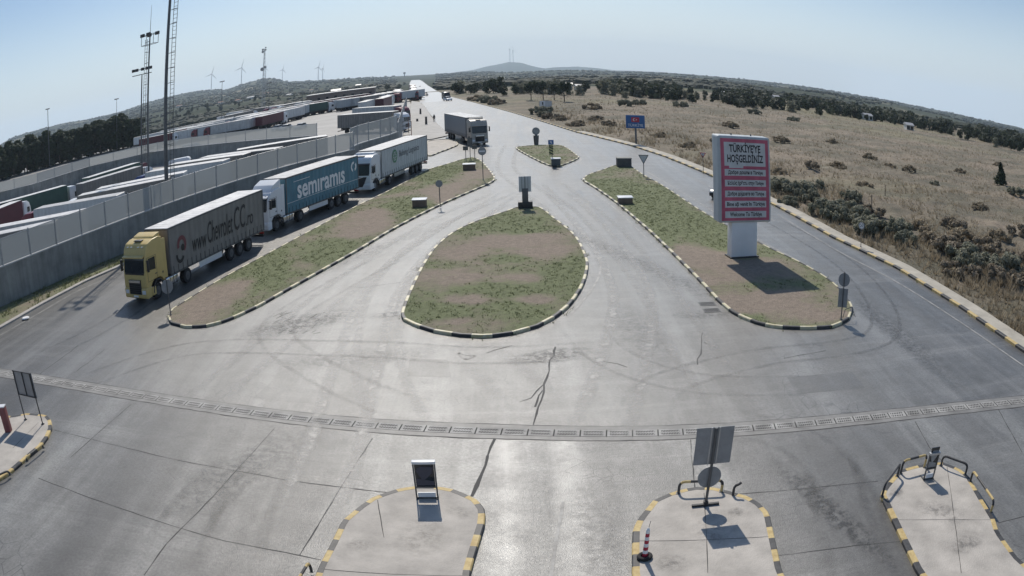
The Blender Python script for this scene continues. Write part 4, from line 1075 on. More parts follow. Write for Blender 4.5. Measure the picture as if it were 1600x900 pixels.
# ------------------------------------------------------------------ boundary wall with mesh fence
def wall_run(name, label, pts, zb, zt, cat='wall', thick=.3, panel=3.4, solid=True, group=None):
    t = thing(name, label, cat, group=group)
    if solid:
        outl = list(pts)+offset(pts, thick, False)[::-1]
        mb = MB(); mb.prism(outl, -.05, zb); mb.build('concrete_base', M['wall'], t)
        mb = MB(); mb.prism(list(offset(pts, -.05, False))+offset(pts, thick+.05, False)[::-1], zb+.002, zb+.09); mb.build('coping', mat('coping_pale', (.5, .5, .48), .8, var=.1, scale=1), t)
    rs = resample(pts, False, panel)
    mid = offset(rs, thick/2, False)
    for i, (x, y) in enumerate(mid):
        mb = MB(); mb.box((x, y, (zb+zt)/2+.05), (.1, .1, zt-zb+.1), rz=0)
        mb.build('post', M['steel'], t)
    for i in range(len(mid)-1):
        a, b = Vector(mid[i]), Vector(mid[i+1]); d = (b-a).normalized()*.06
        mb = MB(); A, B = a+d, b-d; z0, z1 = zb+.16, zt-.03
        mb.face([(*A, z0), (*B, z0), (*B, z1), (*A, z1)], 1)
        for z in (z0, z1): mb.cyl((*A, z), (*B, z), .025, n=5)
        mb.build('mesh_panel', [M['steel'], M['mesh']], t)
    return t
ys = [-10, 10, 25, 35, 42, 50, 58, 66, 74, 82, 92]
wp = [(wall_x(y) if y >= 35 else wall_x(35)-(35-y)*.2, y) for y in ys]
wall_run('boundary_wall', 'long grey concrete wall topped with mesh panels behind the three parked lorries', wp, 2.98, 5.17)
mb = MB(); far_px = [(553, 203), (576, 194), (607, 186), (627, 180)]
fp = [(at(u, v_, 5.6).x, at(u, v_, 5.6).y) for u, v_ in [(560, 196), (577, 191.5), (607, 184.5), (622, 180)]]
wall_run('boundary_wall', 'taller stretch of concrete wall and mesh beyond the third parked lorry', [(wp[-1][0]-.4, wp[-1][1]+.3)]+fp, 3.2, 5.6)
fq = [fp[-1]]+[(at(u, v_, 4.5).x, at(u, v_, 4.5).y) for u, v_ in [(631, 165), (636, 152)]]
wall_run('boundary_fence', 'dark mesh fence running on beside the far road', fq, .3, 4.5, cat='fence', panel=6, thick=.2)
rf = [(at(u, v_, 5.).x, at(u, v_, 5.).y) for u, v_ in [(-60, 300), (0, 285), (50, 273), (93, 260), (137, 247), (180, 237), (231, 225), (286, 216), (348, 208), (400, 202), (440, 198), (494, 193)]]
rf = smooth_poly(rf, False, 8)
wall_run('rear_wall', 'long grey wall with mesh panels at the back of the near lorry park', rf, 3.0, 5.0, panel=6.5)
# orange-brown scaffold like gate frames by the far pavement
for lab, u, v_ in [('rusty red gate frame nearest the third lorry at the pavement', 634, 215), ('rusty red gate frame just beyond the first at the pavement', 630, 206)]:
    p = at(u, v_); t = thing('gate_frame', lab, 'gate', (p.x, p.y, 0), .3)
    for x in (-1., 1.): mb = MB(); mb.box((x, 0, 1.4), (.1, .1, 2.8)); mb.build('post', M['rust'], t)
    for z in (.4, 1.2, 2., 2.75): mb = MB(); mb.box((0, 0, z), (1.9, .06, .08)); mb.build('rail', M['steel_dark'], t)

# ------------------------------------------------------------------ masts
def light_mast(label, base, h, ladder=0, heads=1, r=.22, group=None, rz=0):
    t = thing('light_mast', label, 'light mast', base, rz, group)
    mb = MB(); mb.cyl((0, 0, -.1), (0, 0, h), r, r*.55, n=12); mb.cyl((0, 0, 0), (0, 0, .3), r*2, r*2, n=12); mb.build('pole', M['steel_dark'], t, smooth=True)
    if ladder:
        mb = MB()
        x0_, x1_ = r+.30, r+.78
        for x in (x0_, x1_): mb.cyl((x, 0, .5), (x, 0, h-1), .035, n=6)
        z = .6
        while z < h-1: mb.cyl((x0_, 0, z), (x1_, 0, z), .022, n=5); z += .45
        z = 2
        while z < h-1: mb.cyl((0, 0, z), (x1_, 0, z), .03, n=5); mb.box(((x0_+x1_)/2, -.28, z), (.55, .04, .05)); mb.box((x0_, -.14, z), (.04, .3, .05)); mb.box((x1_, -.14, z), (.04, .3, .05)); z += 1.6
        mb.build('ladder', M['steel_dark'], t)
    if heads == 2:       # square cradle with floodlights
        mb = MB()
        for z in (h-1.9, h-.4):
            for s_ in (-1, 1): mb.box((0, s_*.6, z), (2.6, .07, .07)); mb.box((s_*1.3, 0, z), (.07, 1.2, .07))
        for x in (-1.3, 1.3):
            for y in (-.6, .6): mb.box((x, y, h-1.15), (.06, .06, 1.5))
        mb.cyl((0, 0, h), (0, 0, h+4.2), .05, .02, n=5); mb.build('head_frame', M['steel_dark'], t)
        for x, y in ((-.9, -.75), (.8, -.75), (-.3, .75), (1., .75)):
            mb = MB(); mb.box((x, y, h-.35), (.75, .35, .5)); mb.build('floodlight', M['plastic'], t, bevel=.04)
    elif heads == 1:
        mb = MB(); mb.box((0, 0, h), (2.0, .1, .1)); mb.build('crossarm', M['steel_dark'], t)
        for x in (-.85, -.3, .3, .85):
            mb = MB(); mb.box((x, -.12, h+.15), (.42, .3, .3)); mb.build('floodlight', M['plastic'], t, bevel=.03)
    else:
        mb = MB(); mb.box((0, 0, h+.1), (3.4, .12, .12)); mb.box((0, 0, h+.9), (3.4, .12, .12)); mb.build('crossarm', M['steel_dark'], t)
        for x in (-1.5, -.9, .9, 1.5, .1):
            mb = MB(); mb.box((x, -.2, h+.9), (.55, .35, .45)); mb.build('floodlight', M['plastic'], t, bevel=.03)
    return t
def mast_xy(u, v_, z): p = at(u, v_, z); return (p.x, p.y, -.02)
light_mast('tallest ladder mast rising out of the top of the view behind the wall', mast_xy(260, 277, 5.1), 27, 1, 2, .27)
light_mast('ladder mast with square floodlight cradle left of the tallest mast', mast_xy(232, 262, 4.2), 24.2, 1, 2, .2, rz=2.9)
light_mast('shorter mast with a wide floodlight crossbar left of the two ladder masts', mast_xy(222, 262, 4.), 18.2, 0, 3, .17, rz=.35)
def tall(u, vb, vt, z=0., zmin=0):
    b = at(u, vb, z); d = hypot(b.x, b.y); 
    _, e0 = azel(u, vb); _, e1 = azel(u, vt); return (b.x, b.y, -.02), d*(math.tan(e1)-math.tan(e0))
for lab, u, vb, vt in [('thin light pole just right of the tall ladder mast, in the middle distance', 346, 200, 128), ('thin light pole left of the grey trailer row', 420, 184, 130), ('thin light pole above the far lorry rows', 472, 176, 146), ('light pole above the dark trees at the left', 183, 236, 155), ('light pole farthest left above the dark trees', 78, 262, 170), ('thin light pole in the far lorry rows right of the others', 540, 166, 148)]:
    b, h = tall(u, vb, vt); light_mast(lab, b, h, 0, 1, .14 if h < 20 else .2)
# telecom mast
b = at(411, 178); _, e1 = azel(411, 76); hh = H+hypot(b.x, b.y)*math.tan(e1)
t = thing('telecom_mast', 'slender telecom lattice mast with drums, left of centre on the skyline', 'telecom mast', (b.x, b.y, -.05))
mb = MB()
for k in range(3):
    a_ = k*2*pi/3; mb.cyl((1.1*cos(a_), 1.1*sin(a_), 0), (.3*cos(a_), .3*sin(a_), hh), .12, .08, n=5)
z = 0
while z < hh-2:
    w0 = lerp(1.1, .3, z/hh); w1 = lerp(1.1, .3, (z+2)/hh)
    for k in range(3):
        a_, b_ = k*2*pi/3, (k+1)*2*pi/3; mb.cyl((w0*cos(a_), w0*sin(a_), z), (w1*cos(b_), w1*sin(b_), z+2), .05, n=4)
    z += 2
mb.build('lattice', M['steel'], t)
for z, r in ((hh*.68, .9), (hh*.95, .6), (hh*.985, .5)):
    for a_ in ((-.8, z, r), (.7, z+.8, r*.7)): mb = MB(); mb.cyl((a_[0], -.4, a_[1]), (a_[0], -.8, a_[1]), a_[2], n=14); mb.build('antenna_drum', M['sign_back'], t)

# ------------------------------------------------------------------ wind turbines
M['turb'] = mat('turbine_white', (.6, .6, .6), .5)
def turbine_proto(label):
    t = thing('wind_turbine', label, 'wind turbine')
    mb = MB(); mb.cyl((0, 0, -8), (0, 0, 80), 2.2, 1.3, n=10); mb.build('tower', M['turb'], t, smooth=True)
    mb = MB(); mb.box((0, 1.5, 81.5), (3.4, 9, 3.6)); mb.build('nacelle', M['turb'], t, bevel=.6)
    for k in range(3):
        a_ = k*2*pi/3+.3; mb = MB(); d = Vector((sin(a_), 0, cos(a_))); o_ = Vector((0, -3.6, 81.5)); n_ = Vector((cos(a_), 0, -sin(a_)))
        pr = [(1.5, 1.0), (8, 1.7), (22, 1.1), (42, .3)]
        for (r0, w0), (r1, w1) in zip(pr, pr[1:]):
            q = [o_+d*r0-n_*w0, o_+d*r1-n_*w1, o_+d*r1+n_*w1, o_+d*r0+n_*w0]; mb.face(q); mb.face([p+Vector((0, .5, 0)) for p in q[::-1]])
            mb.face([q[0], q[0]+Vector((0, .5, 0)), q[1]+Vector((0, .5, 0)), q[1]]); mb.face([q[3], q[2], q[2]+Vector((0, .5, 0)), q[3]+Vector((0, .5, 0))])
        mb.build('blade', M['turb'], t)
    return t
tp = None
for i, (u, vb, vh, lab) in enumerate([(330, 139, 116, 'wind turbine on the left ridge, farthest left of the row'), (377, 131, 106, 'wind turbine with a tall tower, second from the left on the ridge'), (415, 123, 107, 'wind turbine standing behind the telecom mast'), (441, 127, 109, 'lone wind turbine right of the telecom mast'),
                              (497, 126, 105, 'wind turbine left of the close pair on the ridge'), (504, 126, 107, 'wind turbine right of the close pair on the ridge'), (797, 98, 77, 'wind turbine on the blue hilltop, left one of two'), (802, 98, 79, 'wind turbine on the blue hilltop, right one of two')]):
    az, eb = azel(u, vb); _, eh = azel(u, vh); D = 4180 if u < 700 else 8950
    z0 = terrain_z(D*sin(az), D*cos(az)) if u < 700 else mtn_z(D*sin(az), D*cos(az))
    zh = H+D*math.tan(eh); sc = max(.3, (zh-z0)/81.5)
    loc = (D*sin(az), D*cos(az), z0)
    if tp is None: tp = turbine_proto(lab); tp.location = loc; tp.rotation_euler = (0, 0, .6); tp.scale = (sc,)*3; tp['group'] = 'wind turbines on the skyline'
    else: dup(tp, loc, -.5+i*.37, sc, label=lab)

# ------------------------------------------------------------------ vegetation
def leaf_cloud(mb, cols, c, rx, ry, rz_, n, size, rnd, shell=.55, up=.3, t0=0., t1=1.):
    for _ in range(n):
        while True:
            p = Vector((rnd.uniform(-1, 1), rnd.uniform(-1, 1), rnd.uniform(-1, 1)))
            if shell < p.length < 1: break
        q = Vector((c[0]+p.x*rx, c[1]+p.y*ry, c[2]+p.z*rz_))
        nrm = Vector((p.x+rnd.uniform(-.7, .7), p.y+rnd.uniform(-.7, .7), p.z+up+rnd.uniform(-.7, .7))).normalized()
        a = nrm.orthogonal().normalized(); b = nrm.cross(a); s_ = size*rnd.uniform(.6, 1.4); th = rnd.uniform(0, pi)
        a, b = a*cos(th)+b*sin(th), b*cos(th)-a*sin(th)
        mb.face([q-a*s_-b*s_*.6, q+a*s_*.8-b*s_*.7, q+a*s_+b*s_*.6, q-a*s_*.7+b*s_*.8]); cols.append(rnd.uniform(t0, t1))
def make_tree(label, cat, h, w, kind, leafm, seed, group=None, nleaf=900, trunk=.25, name='tree'):
    rnd = random.Random(seed); t = thing(name, label, cat, group=group)
    mb = MB(); r = .02*h+.05
    top = h*(.9 if kind == 'column' else .6)
    mb.cyl((0, 0, -.3), (0, 0, top*.5), r, r*.7, n=7); mb.cyl((0, 0, top*.5), (.05*h*rnd.uniform(-.3, .3), 0, top), r*.7, r*.25, n=6)
    for k in range(5):
        a = rnd.uniform(0, 2*pi); z0 = top*rnd.uniform(.4, .8); mb.cyl((0, 0, z0), (cos(a)*w*.3, sin(a)*w*.3, z0+h*.15), r*.35, r*.12, n=5)
    mb.build('trunk', M['trunk'], t)
    mb = MB(); cols = []
    nb = 14 if kind != 'column' else 12
    for k in range(nb):
        if kind == 'column':
            z = h*(.14+.82*k/(nb-1)); ww = w*.5*(1.0-.75*abs((k/(nb-1))-.3)**1.2); c = (rnd.uniform(-.14, .14)*w, rnd.uniform(-.14, .14)*w, z); rr = ww*rnd.uniform(.75, 1.1); rz_ = h*.10
        elif kind == 'cone':
            f_ = k/(nb-1); z = h*(.1+.85*f_); rr = w*.5*(1.05-f_)*rnd.uniform(.8, 1.1); c = (rnd.uniform(-.08, .08)*w, rnd.uniform(-.08, .08)*w, z); rz_ = h*.09
        else:
            a = rnd.uniform(0, 2*pi); q = rnd.uniform(0, .33)*w; z = h*rnd.uniform(trunk+.12, .86); c = (cos(a)*q, sin(a)*q, z); rr = w*rnd.uniform(.16, .27); rz_ = rr*.8
        t0 = rnd.uniform(0, .45)
        leaf_cloud(mb, cols, c, rr, rr, rz_, nleaf//nb, .035*h+.05, rnd, .35, t0=t0, t1=t0+.55)
    mb.build('crown', leafm, t, cols=cols)
    return t
def make_shrub(label, w, h, leafm, seed, group=None, n=700, name='shrub', size=.09):
    rnd = random.Random(seed); mb = MB(); cols = []
    for k in range(20):
        a = rnd.uniform(0, 2*pi); q = sqrt(rnd.uniform(0, 1))*.46*w; rr = w*rnd.uniform(.07, .17)
        t0 = rnd.uniform(0, .5); leaf_cloud(mb, cols, (cos(a)*q, sin(a)*q, h*rnd.uniform(.15, .8)*(1.1-q/w)), rr, rr, h*rnd.uniform(.16, .32), n//20, size*w*.5, rnd, .1, t0=t0, t1=t0+.5)
    o = mb.build(name, leafm, cols=cols); tag(o, label, 'shrub', group); return o
# the dark wood behind the lorry park
rnd = random.Random(3)
TG = 'dark trees of the row behind the lorry park'
protos = [make_tree('dark dense tree in the row behind the lorry park', 'tree', 12, 6.5, 'column' if i else 'round', M['leaf_dark'], 20+i, TG, 1500) for i in range(3)]
first = [True]*3; n_ = 0
for row, dy in ((0, 0), (1, 7), (2, 14)):
    for i in range(19):
        u = -70+i*16.0+rnd.uniform(-4, 4)+row*5
        if u > 222: continue
        vv = interp(u, [(-80, 306), (0, 283), (60, 266), (120, 250), (170, 238), (225, 227)])
        p = at(u, vv); d = hypot(p.x, p.y); k_ = (d+dy)/d; p = p*k_
        tv = interp(u, [(-80, 258), (0, 230), (50, 214), (100, 203), (150, 190), (190, 181), (215, 184), (226, 200)])
        _, e = azel(u, tv); hh_ = (H+hypot(p.x, p.y)*math.tan(e))*rnd.uniform(.84, 1.06)
        j = rnd.randrange(3); sc = hh_/12
        if first[j]: o = protos[j]; first[j] = False; o.location = (p.x, p.y, -.1); o.scale = (sc*1.1, sc*1.1, sc)
        else: dup(protos[j], (p.x, p.y, -.1), rnd.uniform(0, 6.28), (sc*1.1, sc*1.1, sc))
# trees of the plain
TM = [make_tree('round dark tree on the plain beyond the dry field', 'tree', 8, 7.5, 'round', M['leaf_dark'], 31, 'trees scattered over the plain', 900, trunk=.0), make_tree('round green tree on the plain beyond the dry field', 'tree', 8, 7.5, 'round', M['leaf_mid'], 32, 'trees scattered over the plain', 800, trunk=.0)]
used = [False, False]
def plain_tree(u, v_, h, j=None):
    p = on_ground(u, v_)
    if p is None: return
    j = rnd.randrange(4) > 2 if j is None else j; j = int(j); sc = h/8
    if not used[j]: o = TM[j]; used[j] = True; o.location = p; o.scale = (sc,)*3
    else: dup(TM[j], p, rnd.uniform(0, 6.28), (sc*rnd.uniform(.85, 1.25), sc*rnd.uniform(.85, 1.25), sc))
for u, v_, h in [(713, 147, 9), (722, 146, 10), (735, 147, 7), (742, 145, 8), (760, 147, 6), (771, 146, 11), (779, 145, 12), (786, 150, 7), (806, 148, 7), (815, 147, 7), (826, 146, 8), (838, 147, 9), (846, 147, 9), (858, 148, 9), (868, 147, 10), (878, 149, 8), (890, 148, 8), (905, 149, 7), (915, 144, 8), (947, 148, 10), (957, 150, 8), (972, 147, 9),
               (993, 152, 8), (1004, 152, 7), (750, 141, 7), (765, 136, 7), (935, 139, 6), (1020, 150, 7)]:
    plain_tree(u, v_, h*.62)
for k in range(128):
    u = rnd.uniform(960, 1640); base = interp(u, [(960, 150), (1020, 156), (1100, 163), (1200, 172), (1300, 182), (1400, 196), (1500, 216), (1600, 240), (1650, 252)])
    plain_tree(u, base+rnd.uniform(-13, 2), rnd.uniform(2.6, 4.6))
for k in range(40):
    u = rnd.uniform(700, 1600); plain_tree(u, interp(u, [(700, 138), (900, 140), (1200, 158), (1600, 226)])+rnd.uniform(-10, 4), rnd.uniform(3, 6))
for k in range(40):
    u = rnd.uniform(240, 640); plain_tree(u, interp(u, [(240, 188), (400, 158), (640, 140)])+rnd.uniform(-8, 6), rnd.uniform(4, 9))
# three pines with bare trunks beside the road, one behind the other
PT = make_tree('pine with a bare trunk and flat crown by the far sign', 'tree', 8, 5.5, 'round', M['leaf_dark'], 40, 'pines standing by the far sign', 700, trunk=.45, name='pine_tree')
for i, (u, v_, h) in enumerate([(830, 158, 6.2), (849, 157, 6.5), (866, 158, 6.0), (882, 160, 6.8)]):
    p = on_ground(u, v_); 
    if i == 0: PT.location = p; PT.scale = (h/8,)*3
    else: dup(PT, p, i*1.3, h/8)
# conifer in the dry field
p = on_ground(1563, 291); t = make_tree('small dark conifer alone in the dry field at the right edge', 'tree', 3.6, 2.6, 'cone', M['leaf_dark'], 44, None, 1600, name='conifer'); t.location = p
# shrubs on the right bank
SG = 'grey green shrubs on the bank beyond the right kerb'
SH = [make_shrub('bushy grey green shrub on the bank beyond the right kerb', 3.4, 1.5, M['leaf_mid'], 50+i, SG, 3600, size=.05) for i in range(2)]+[make_shrub(['low brown scrub bush in the dry grass', 'pale straw coloured tussock in the dry grass'][i], 3.4, 1.1, M['leaf_olive'] if i == 0 else M['straw'], 53+i, ['brown scrub bushes in the dry grass', 'straw coloured tussocks in the dry grass'][i], 3000, size=.05) for i in range(2)]
us = [False]*4
def shrub(u, v_, sc, j):
    p = on_ground(u, v_); 
    sc *= .85
    if not us[j]: o = SH[j]; us[j] = True; o.location = p; o.scale = (sc,)*3; o.rotation_euler = (0, 0, rnd.uniform(0, 6))
    else:
        o = SH[j].copy(); COL.objects.link(o); o.location = p; o.scale = (sc*rnd.uniform(.85, 1.2), sc*rnd.uniform(.85, 1.2), sc); o.rotation_euler = (0, 0, rnd.uniform(0, 6))
for u, v_, sc, j in [(1225, 300, 1.2, 0), (1245, 306, 1.4, 1), (1262, 314, 1.2, 0), (1275, 300, .9, 1), (1232, 320, .8, 1), (1290, 335, 1.3, 0), (1305, 343, 1.3, 1), (1322, 335, 1.3, 0), (1340, 352, 1.2, 1), (1352, 362, 1.2, 0), (1376, 368, 1.3, 1), (1400, 372, 1.2, 0), (1362, 342, 1.1, 2), (1330, 318, 1., 0),
                     (1415, 385, .9, 0), (1480, 400, 1.2, 2), (1500, 412, 1.2, 1), (1515, 425, 1.2, 0), (1490, 430, 1., 2), (1540, 440, 1.2, 2), (1560, 430, 1.3, 1), (1580, 450, 1.2, 2), (1595, 420, 1.2, 2), (1540, 400, 1.3, 2), (1500, 380, 1.2, 3), (1455, 385, 1., 3), (1440, 362, 1.1, 3), (1490, 360, 1.1, 2), (1560, 380, 1.2, 3), (1590, 372, 1.2, 2),
                     (1270, 270, 1., 2), (1390, 262, .8, 3), (1460, 290, .7, 1), (1350, 292, .9, 3), (1220, 275, .8, 3), (1530, 330, .9, 3), (1585, 310, 1., 1), (1360, 250, 1.2, 3), (1310, 265, 1., 3), (1420, 270, 1.1, 3), (1180, 180, 1.4, 0), (1063, 168, 1.8, 0), (978, 168, 1.6, 0), (925, 172, 1.6, 3), (1000, 166, 1.5, 0), (1240, 190, 1.4, 0), (845, 178, 1.7, 0), (850, 182, 1.2, 1),
                     (930, 190, 1.1, 2), (950, 198, 1.1, 2), (1030, 215, 1., 3), (1075, 232, 1., 3), (1120, 225, 1., 2), (860, 185, 1.4, 2), (900, 196, 1.2, 3), (880, 188, 1.2, 3), (1150, 240, .9, 3), (760, 160, 2.2, 0), (775, 163, 2., 2), (745, 157, 2.2, 3), (1140, 200, 1.3, 3), (1500, 270, 1., 3), (1560, 262, 1.2, 3), (1220, 225, 1.2, 3), (1300, 225, 1.2, 3)]:
    shrub(u, v_, sc, j)
# dry grass: tufts of blades
def tufts(name, mate, spots, hmin, hmax, blades, wid, seed, lean=.5, gz=None):
    rnd = random.Random(seed); mb = MB(); cols = []
    for x, y, k in spots:
        z = gz if gz is not None else terrain_z(x, y)
        tt = rnd.uniform(0, .65)
        for b_ in range(blades):
            a = rnd.uniform(0, 2*pi); h = rnd.uniform(hmin, hmax)*k; w_ = wid*k*rnd.uniform(.7, 1.3); r = rnd.uniform(0, .12)*k
            bx, by = x+cos(a)*r, y+sin(a)*r; lx, ly = cos(a)*h*lean*rnd.uniform(.3, 1.2), sin(a)*h*lean*rnd.uniform(.3, 1.2); px_, py_ = -sin(a)*w_, cos(a)*w_
            mb.v += [(bx-px_, by-py_, z-.03), (bx+px_, by+py_, z-.03), (bx+lx, by+ly, z+h)]; n0 = len(mb.v)-3; mb.f.append((n0, n0+1, n0+2)); mb.m.append(0); cols.append(min(1, tt+rnd.uniform(0, .35)))
    o = mb.build(name, mate, cols=cols); o['kind'] = 'stuff'; return o
rnd = random.Random(11); sp = []
for k in range(42000):
    d = 26*math.exp(rnd.uniform(0, 2.45)); a = rnd.uniform(radians(2), radians(52)); x, y = d*sin(a), d*cos(a)
    off = x-right_kerb_x(y)
    if y < 12 or off < 1.9: continue
    nz = noise.noise(Vector((x*.13, y*.13, 1.)))
    if nz < rnd.uniform(-.5, .2): continue
    sp.append((x, y, rnd.uniform(.5, 1.1)*(1+.35*nz)*(1 if off < 14 else .62)*(1+.002*d)))
tufts('dry_grass', M['straw'], sp, .25, .65, 7, .035, 5, .7)
def inside(p, poly):
    c_ = False; n = len(poly)
    for i in range(n):
        (x1, y1), (x2, y2) = poly[i], poly[i-1]
        if (y1 > p[1]) != (y2 > p[1]) and p[0] < (x2-x1)*(p[1]-y1)/(y2-y1)+x1: c_ = not c_
    return c_
sp = []; wd_ = []
for key in ('left', 'central', 'right', 'small'):
    poly = offset(ISL[key], .25); xs_ = [p[0] for p in poly]; ys_ = [p[1] for p in poly]
    n_ = int((max(xs_)-min(xs_))*(max(ys_)-min(ys_))*14)
    for k in range(min(n_, 22000)):
        x, y = rnd.uniform(min(xs_), max(xs_)), rnd.uniform(min(ys_), max(ys_))
        if grassiness(x, y) < rnd.uniform(.35, 1.1): continue
        if inside((x, y), poly): sp.append((x, y, rnd.uniform(.6, 1.2)))
for key in ('left', 'central', 'right', 'small'):
    pl_ = offset(ISL[key], -.07)
    for x, y in pl_:
        if rnd.random() < .3: wd_.append((x+rnd.uniform(-.06, .06), y+rnd.uniform(-.2, .2), rnd.uniform(.6, 1.6)))
for x, y in offset(rk[::-1], -.06, False)+offset(rk[::-1], 1.62, False)+offset(lk, -.06, False):
    if y < 140 and rnd.random() < .35: wd_.append((x, y+rnd.uniform(-.3, .3), rnd.uniform(.6, 1.8)))
tufts('kerb_weeds', M['sward'], wd_, .05, .16, 6, .02, 9, 1., gz=.0)
tufts('island_grass', M['sward'], sp, .03, .08, 6, .035, 6, 1.6, gz=.12)
sp = []
for k in range(2500):
    y = rnd.uniform(28, 90); t_ = rnd.random(); x = lerp(wall_x(max(35, y))+.2, interp(y, [(b_, a_) for a_, b_ in LK])-.6, t_)
    if noise.noise(Vector((x*.4, y*.4, 2.))) > rnd.uniform(-.3, .3): sp.append((x, y, rnd.uniform(.7, 1.4)))
tufts('verge_grass', M['sward'], sp, .08, .25, 6, .03, 8, .8, gz=.09)
# far woods on the hills: one mass
rnd = random.Random(5); mb = MB(); cols = []
belt = []
for k in range(900):
    u = rnd.uniform(950, 1660); v_ = interp(u, [(950, 147), (1020, 154), (1100, 161), (1200, 170), (1300, 180), (1400, 194), (1500, 214), (1600, 238), (1650, 250)])+rnd.uniform(-16, 0)
    p = on_ground(u, v_)
    if p is not None and p.length > 200 and noise.noise(Vector((u*.025, v_*.03, 2.))) > -.12: belt.append((p.x, p.y))
for k in range(34000+len(belt)):
    a = rnd.uniform(radians(-50), radians(50)); d = 420*math.exp(rnd.uniform(0, 2.28)); x, y = d*sin(a), d*cos(a)
    inb = k < len(belt)
    if inb: x, y = belt[k]; d = hypot(x, y)
    nz = noise.fractal(Vector((x*.0035, y*.0035, 7.)), 1., 2., 4)
    if not inb and nz < rnd.uniform(-.3, .25)-.12*sstep(600, 2500, d): continue
    if -.135 < atan2(x, y) < -.085: continue
    z = terrain_z(x, y); s_ = rnd.uniform(1.3, 3.2)*(1+.0003*d); tt = rnd.uniform(0, .6)
    n0 = len(mb.v); r = s_*rnd.uniform(.8, 1.5)
    if inb:
        leaf_cloud(mb, cols, (x, y, z+s_*.7), s_*1.1, s_*1.1, s_*.8, 42, s_*.26, rnd, .3, t0=tt, t1=min(1, tt+.5)); continue
    for j in range(5): b_ = j*2*pi/5+rnd.uniform(-.3, .3); mb.v.append((x+cos(b_)*r, y+sin(b_)*r, z-1))
    for j in range(5): b_ = j*2*pi/5+rnd.uniform(-.3, .3); mb.v.append((x+cos(b_)*r*.95, y+sin(b_)*r*.95, z+s_*rnd.uniform(.6, .9)))
    mb.v.append((x, y, z+s_*rnd.uniform(.9, 1.1)))
    for j in range(5):
        q = (j+1) % 5; mb.f += [(n0+j, n0+q, n0+5+q, n0+5+j), (n0+5+j, n0+5+q, n0+10)]; mb.m += [0, 0]; cols += [tt+rnd.uniform(0, .3), tt+rnd.uniform(.1, .4)]
o = mb.build('hillside_woods', M['scrub_far'], cols=cols); o['kind'] = 'stuff'

# ------------------------------------------------------------------ far buildings
def house(label, u, v_, w, dp_, h, wallm, roofm, rz=0, cat='building', name='house', flat=False):
    p = on_ground(u, v_); t = thing(name, label, cat, p, rz)
    mb = MB(); mb.box((0, 0, h/2-.5), (w, dp_, h+1)); mb.build('wall', wallm, t)
    mb = MB()
    if flat: mb.box((0, 0, h+.2), (w+.6, dp_+.6, .35))
    else:
        i = len(mb.v); mb.v += [(-w/2-.3, -dp_/2-.3, h), (w/2+.3, -dp_/2-.3, h), (w/2+.3, dp_/2+.3, h), (-w/2-.3, dp_/2+.3, h), (-w/2-.3, 0, h+dp_*.22), (w/2+.3, 0, h+dp_*.22)]
        for q in ((0, 1, 5, 4), (2, 3, 4, 5), (0, 4, 3), (1, 2, 5), (3, 2, 1, 0)): mb.f.append(q); mb.m.append(0)
    mb.build('roof', roofm, t)
    for k in range(max(2, int(w/4))):
        x = -w/2+w*(k+.5)/max(2, int(w/4)); mb = MB(); mb.box((x, -dp_/2-.02, h*.5), (1.3, .08, 1.3)); mb.build('window', M['glass'], t)
brick = mat('tile_roof', (.30, .14, .09), .8, var=.2, scale=.5); wht = mat('render_white', (.62, .62, .58), .8, var=.08, scale=.4); brn = mat('warehouse_brown', (.20, .16, .14), .8, var=.12, scale=.2); tin = mat('tin_roof', (.42, .42, .42), .5, .3, var=.1, scale=.2)
house('low brown warehouse behind the far lorry rows', 533, 157, 34, 12, 4.6, brn, tin, .1, name='warehouse', flat=True)
for i, (u, v_, w) in enumerate([(726, 133, 20), (768, 131, 12), (887, 138, 10), (905, 141, 8), (1135, 152, 10), (1212, 156, 9), (1240, 160, 12), (1355, 188, 10), (982, 140, 10), (1420, 204, 8)]):
    house(['white long low house left of the tall trees on the plain', 'small white house behind the tall trees on the plain', 'tiny white house above the roadside pines', 'low pale house right of the roadside pines', 'pale house in the treeline above the billboard', 'white house in the treeline right of the billboard top', 'wide white house deeper in the treeline right of the billboard', 'white house under the dark hill at right', 'small pale house left of the blue sign treeline', 'last pale house at the far right treeline'][i], u, v_, w*.4, 3.6, 1.9, wht, tin, rnd.uniform(-.4, .4))
for i, (u, v_) in enumerate([(280, 168), (392, 155), (415, 149), (452, 151), (487, 143), (560, 136), (372, 160), (525, 146), (345, 163)]):
    house(['white farmhouse right of the tall mast on the left slope', 'white house low on the slope beside the telecom mast', 'white house above the telecom mast foot', 'pale house right of the telecom mast', 'white house on the slope under the turbine pair', 'small pale house high on the middle slope', 'pale farm building between the thin pole and the telecom mast', 'white house on the middle slope above the warehouse', 'pale house just beside the thin light pole'][i], u, v_, rnd.uniform(9, 15), 7, 3.5, wht, tin if i % 2 else brick, rnd.uniform(-.4, .4))
# antenna pair and water tower on the horizon
p = on_ground(632, 121); t = thing('water_tower', 'small dark tower on the skyline left of the road top', 'tower', p)
mb = MB(); mb.cyl((0, 0, -3), (0, 0, 16), 2, 2, n=8); mb.build('shaft', M['steel_dark'], t); mb = MB(); mb.cyl((0, 0, 16), (0, 0, 24), 5, 5, n=10); mb.build('tank', M['steel_dark'], t)

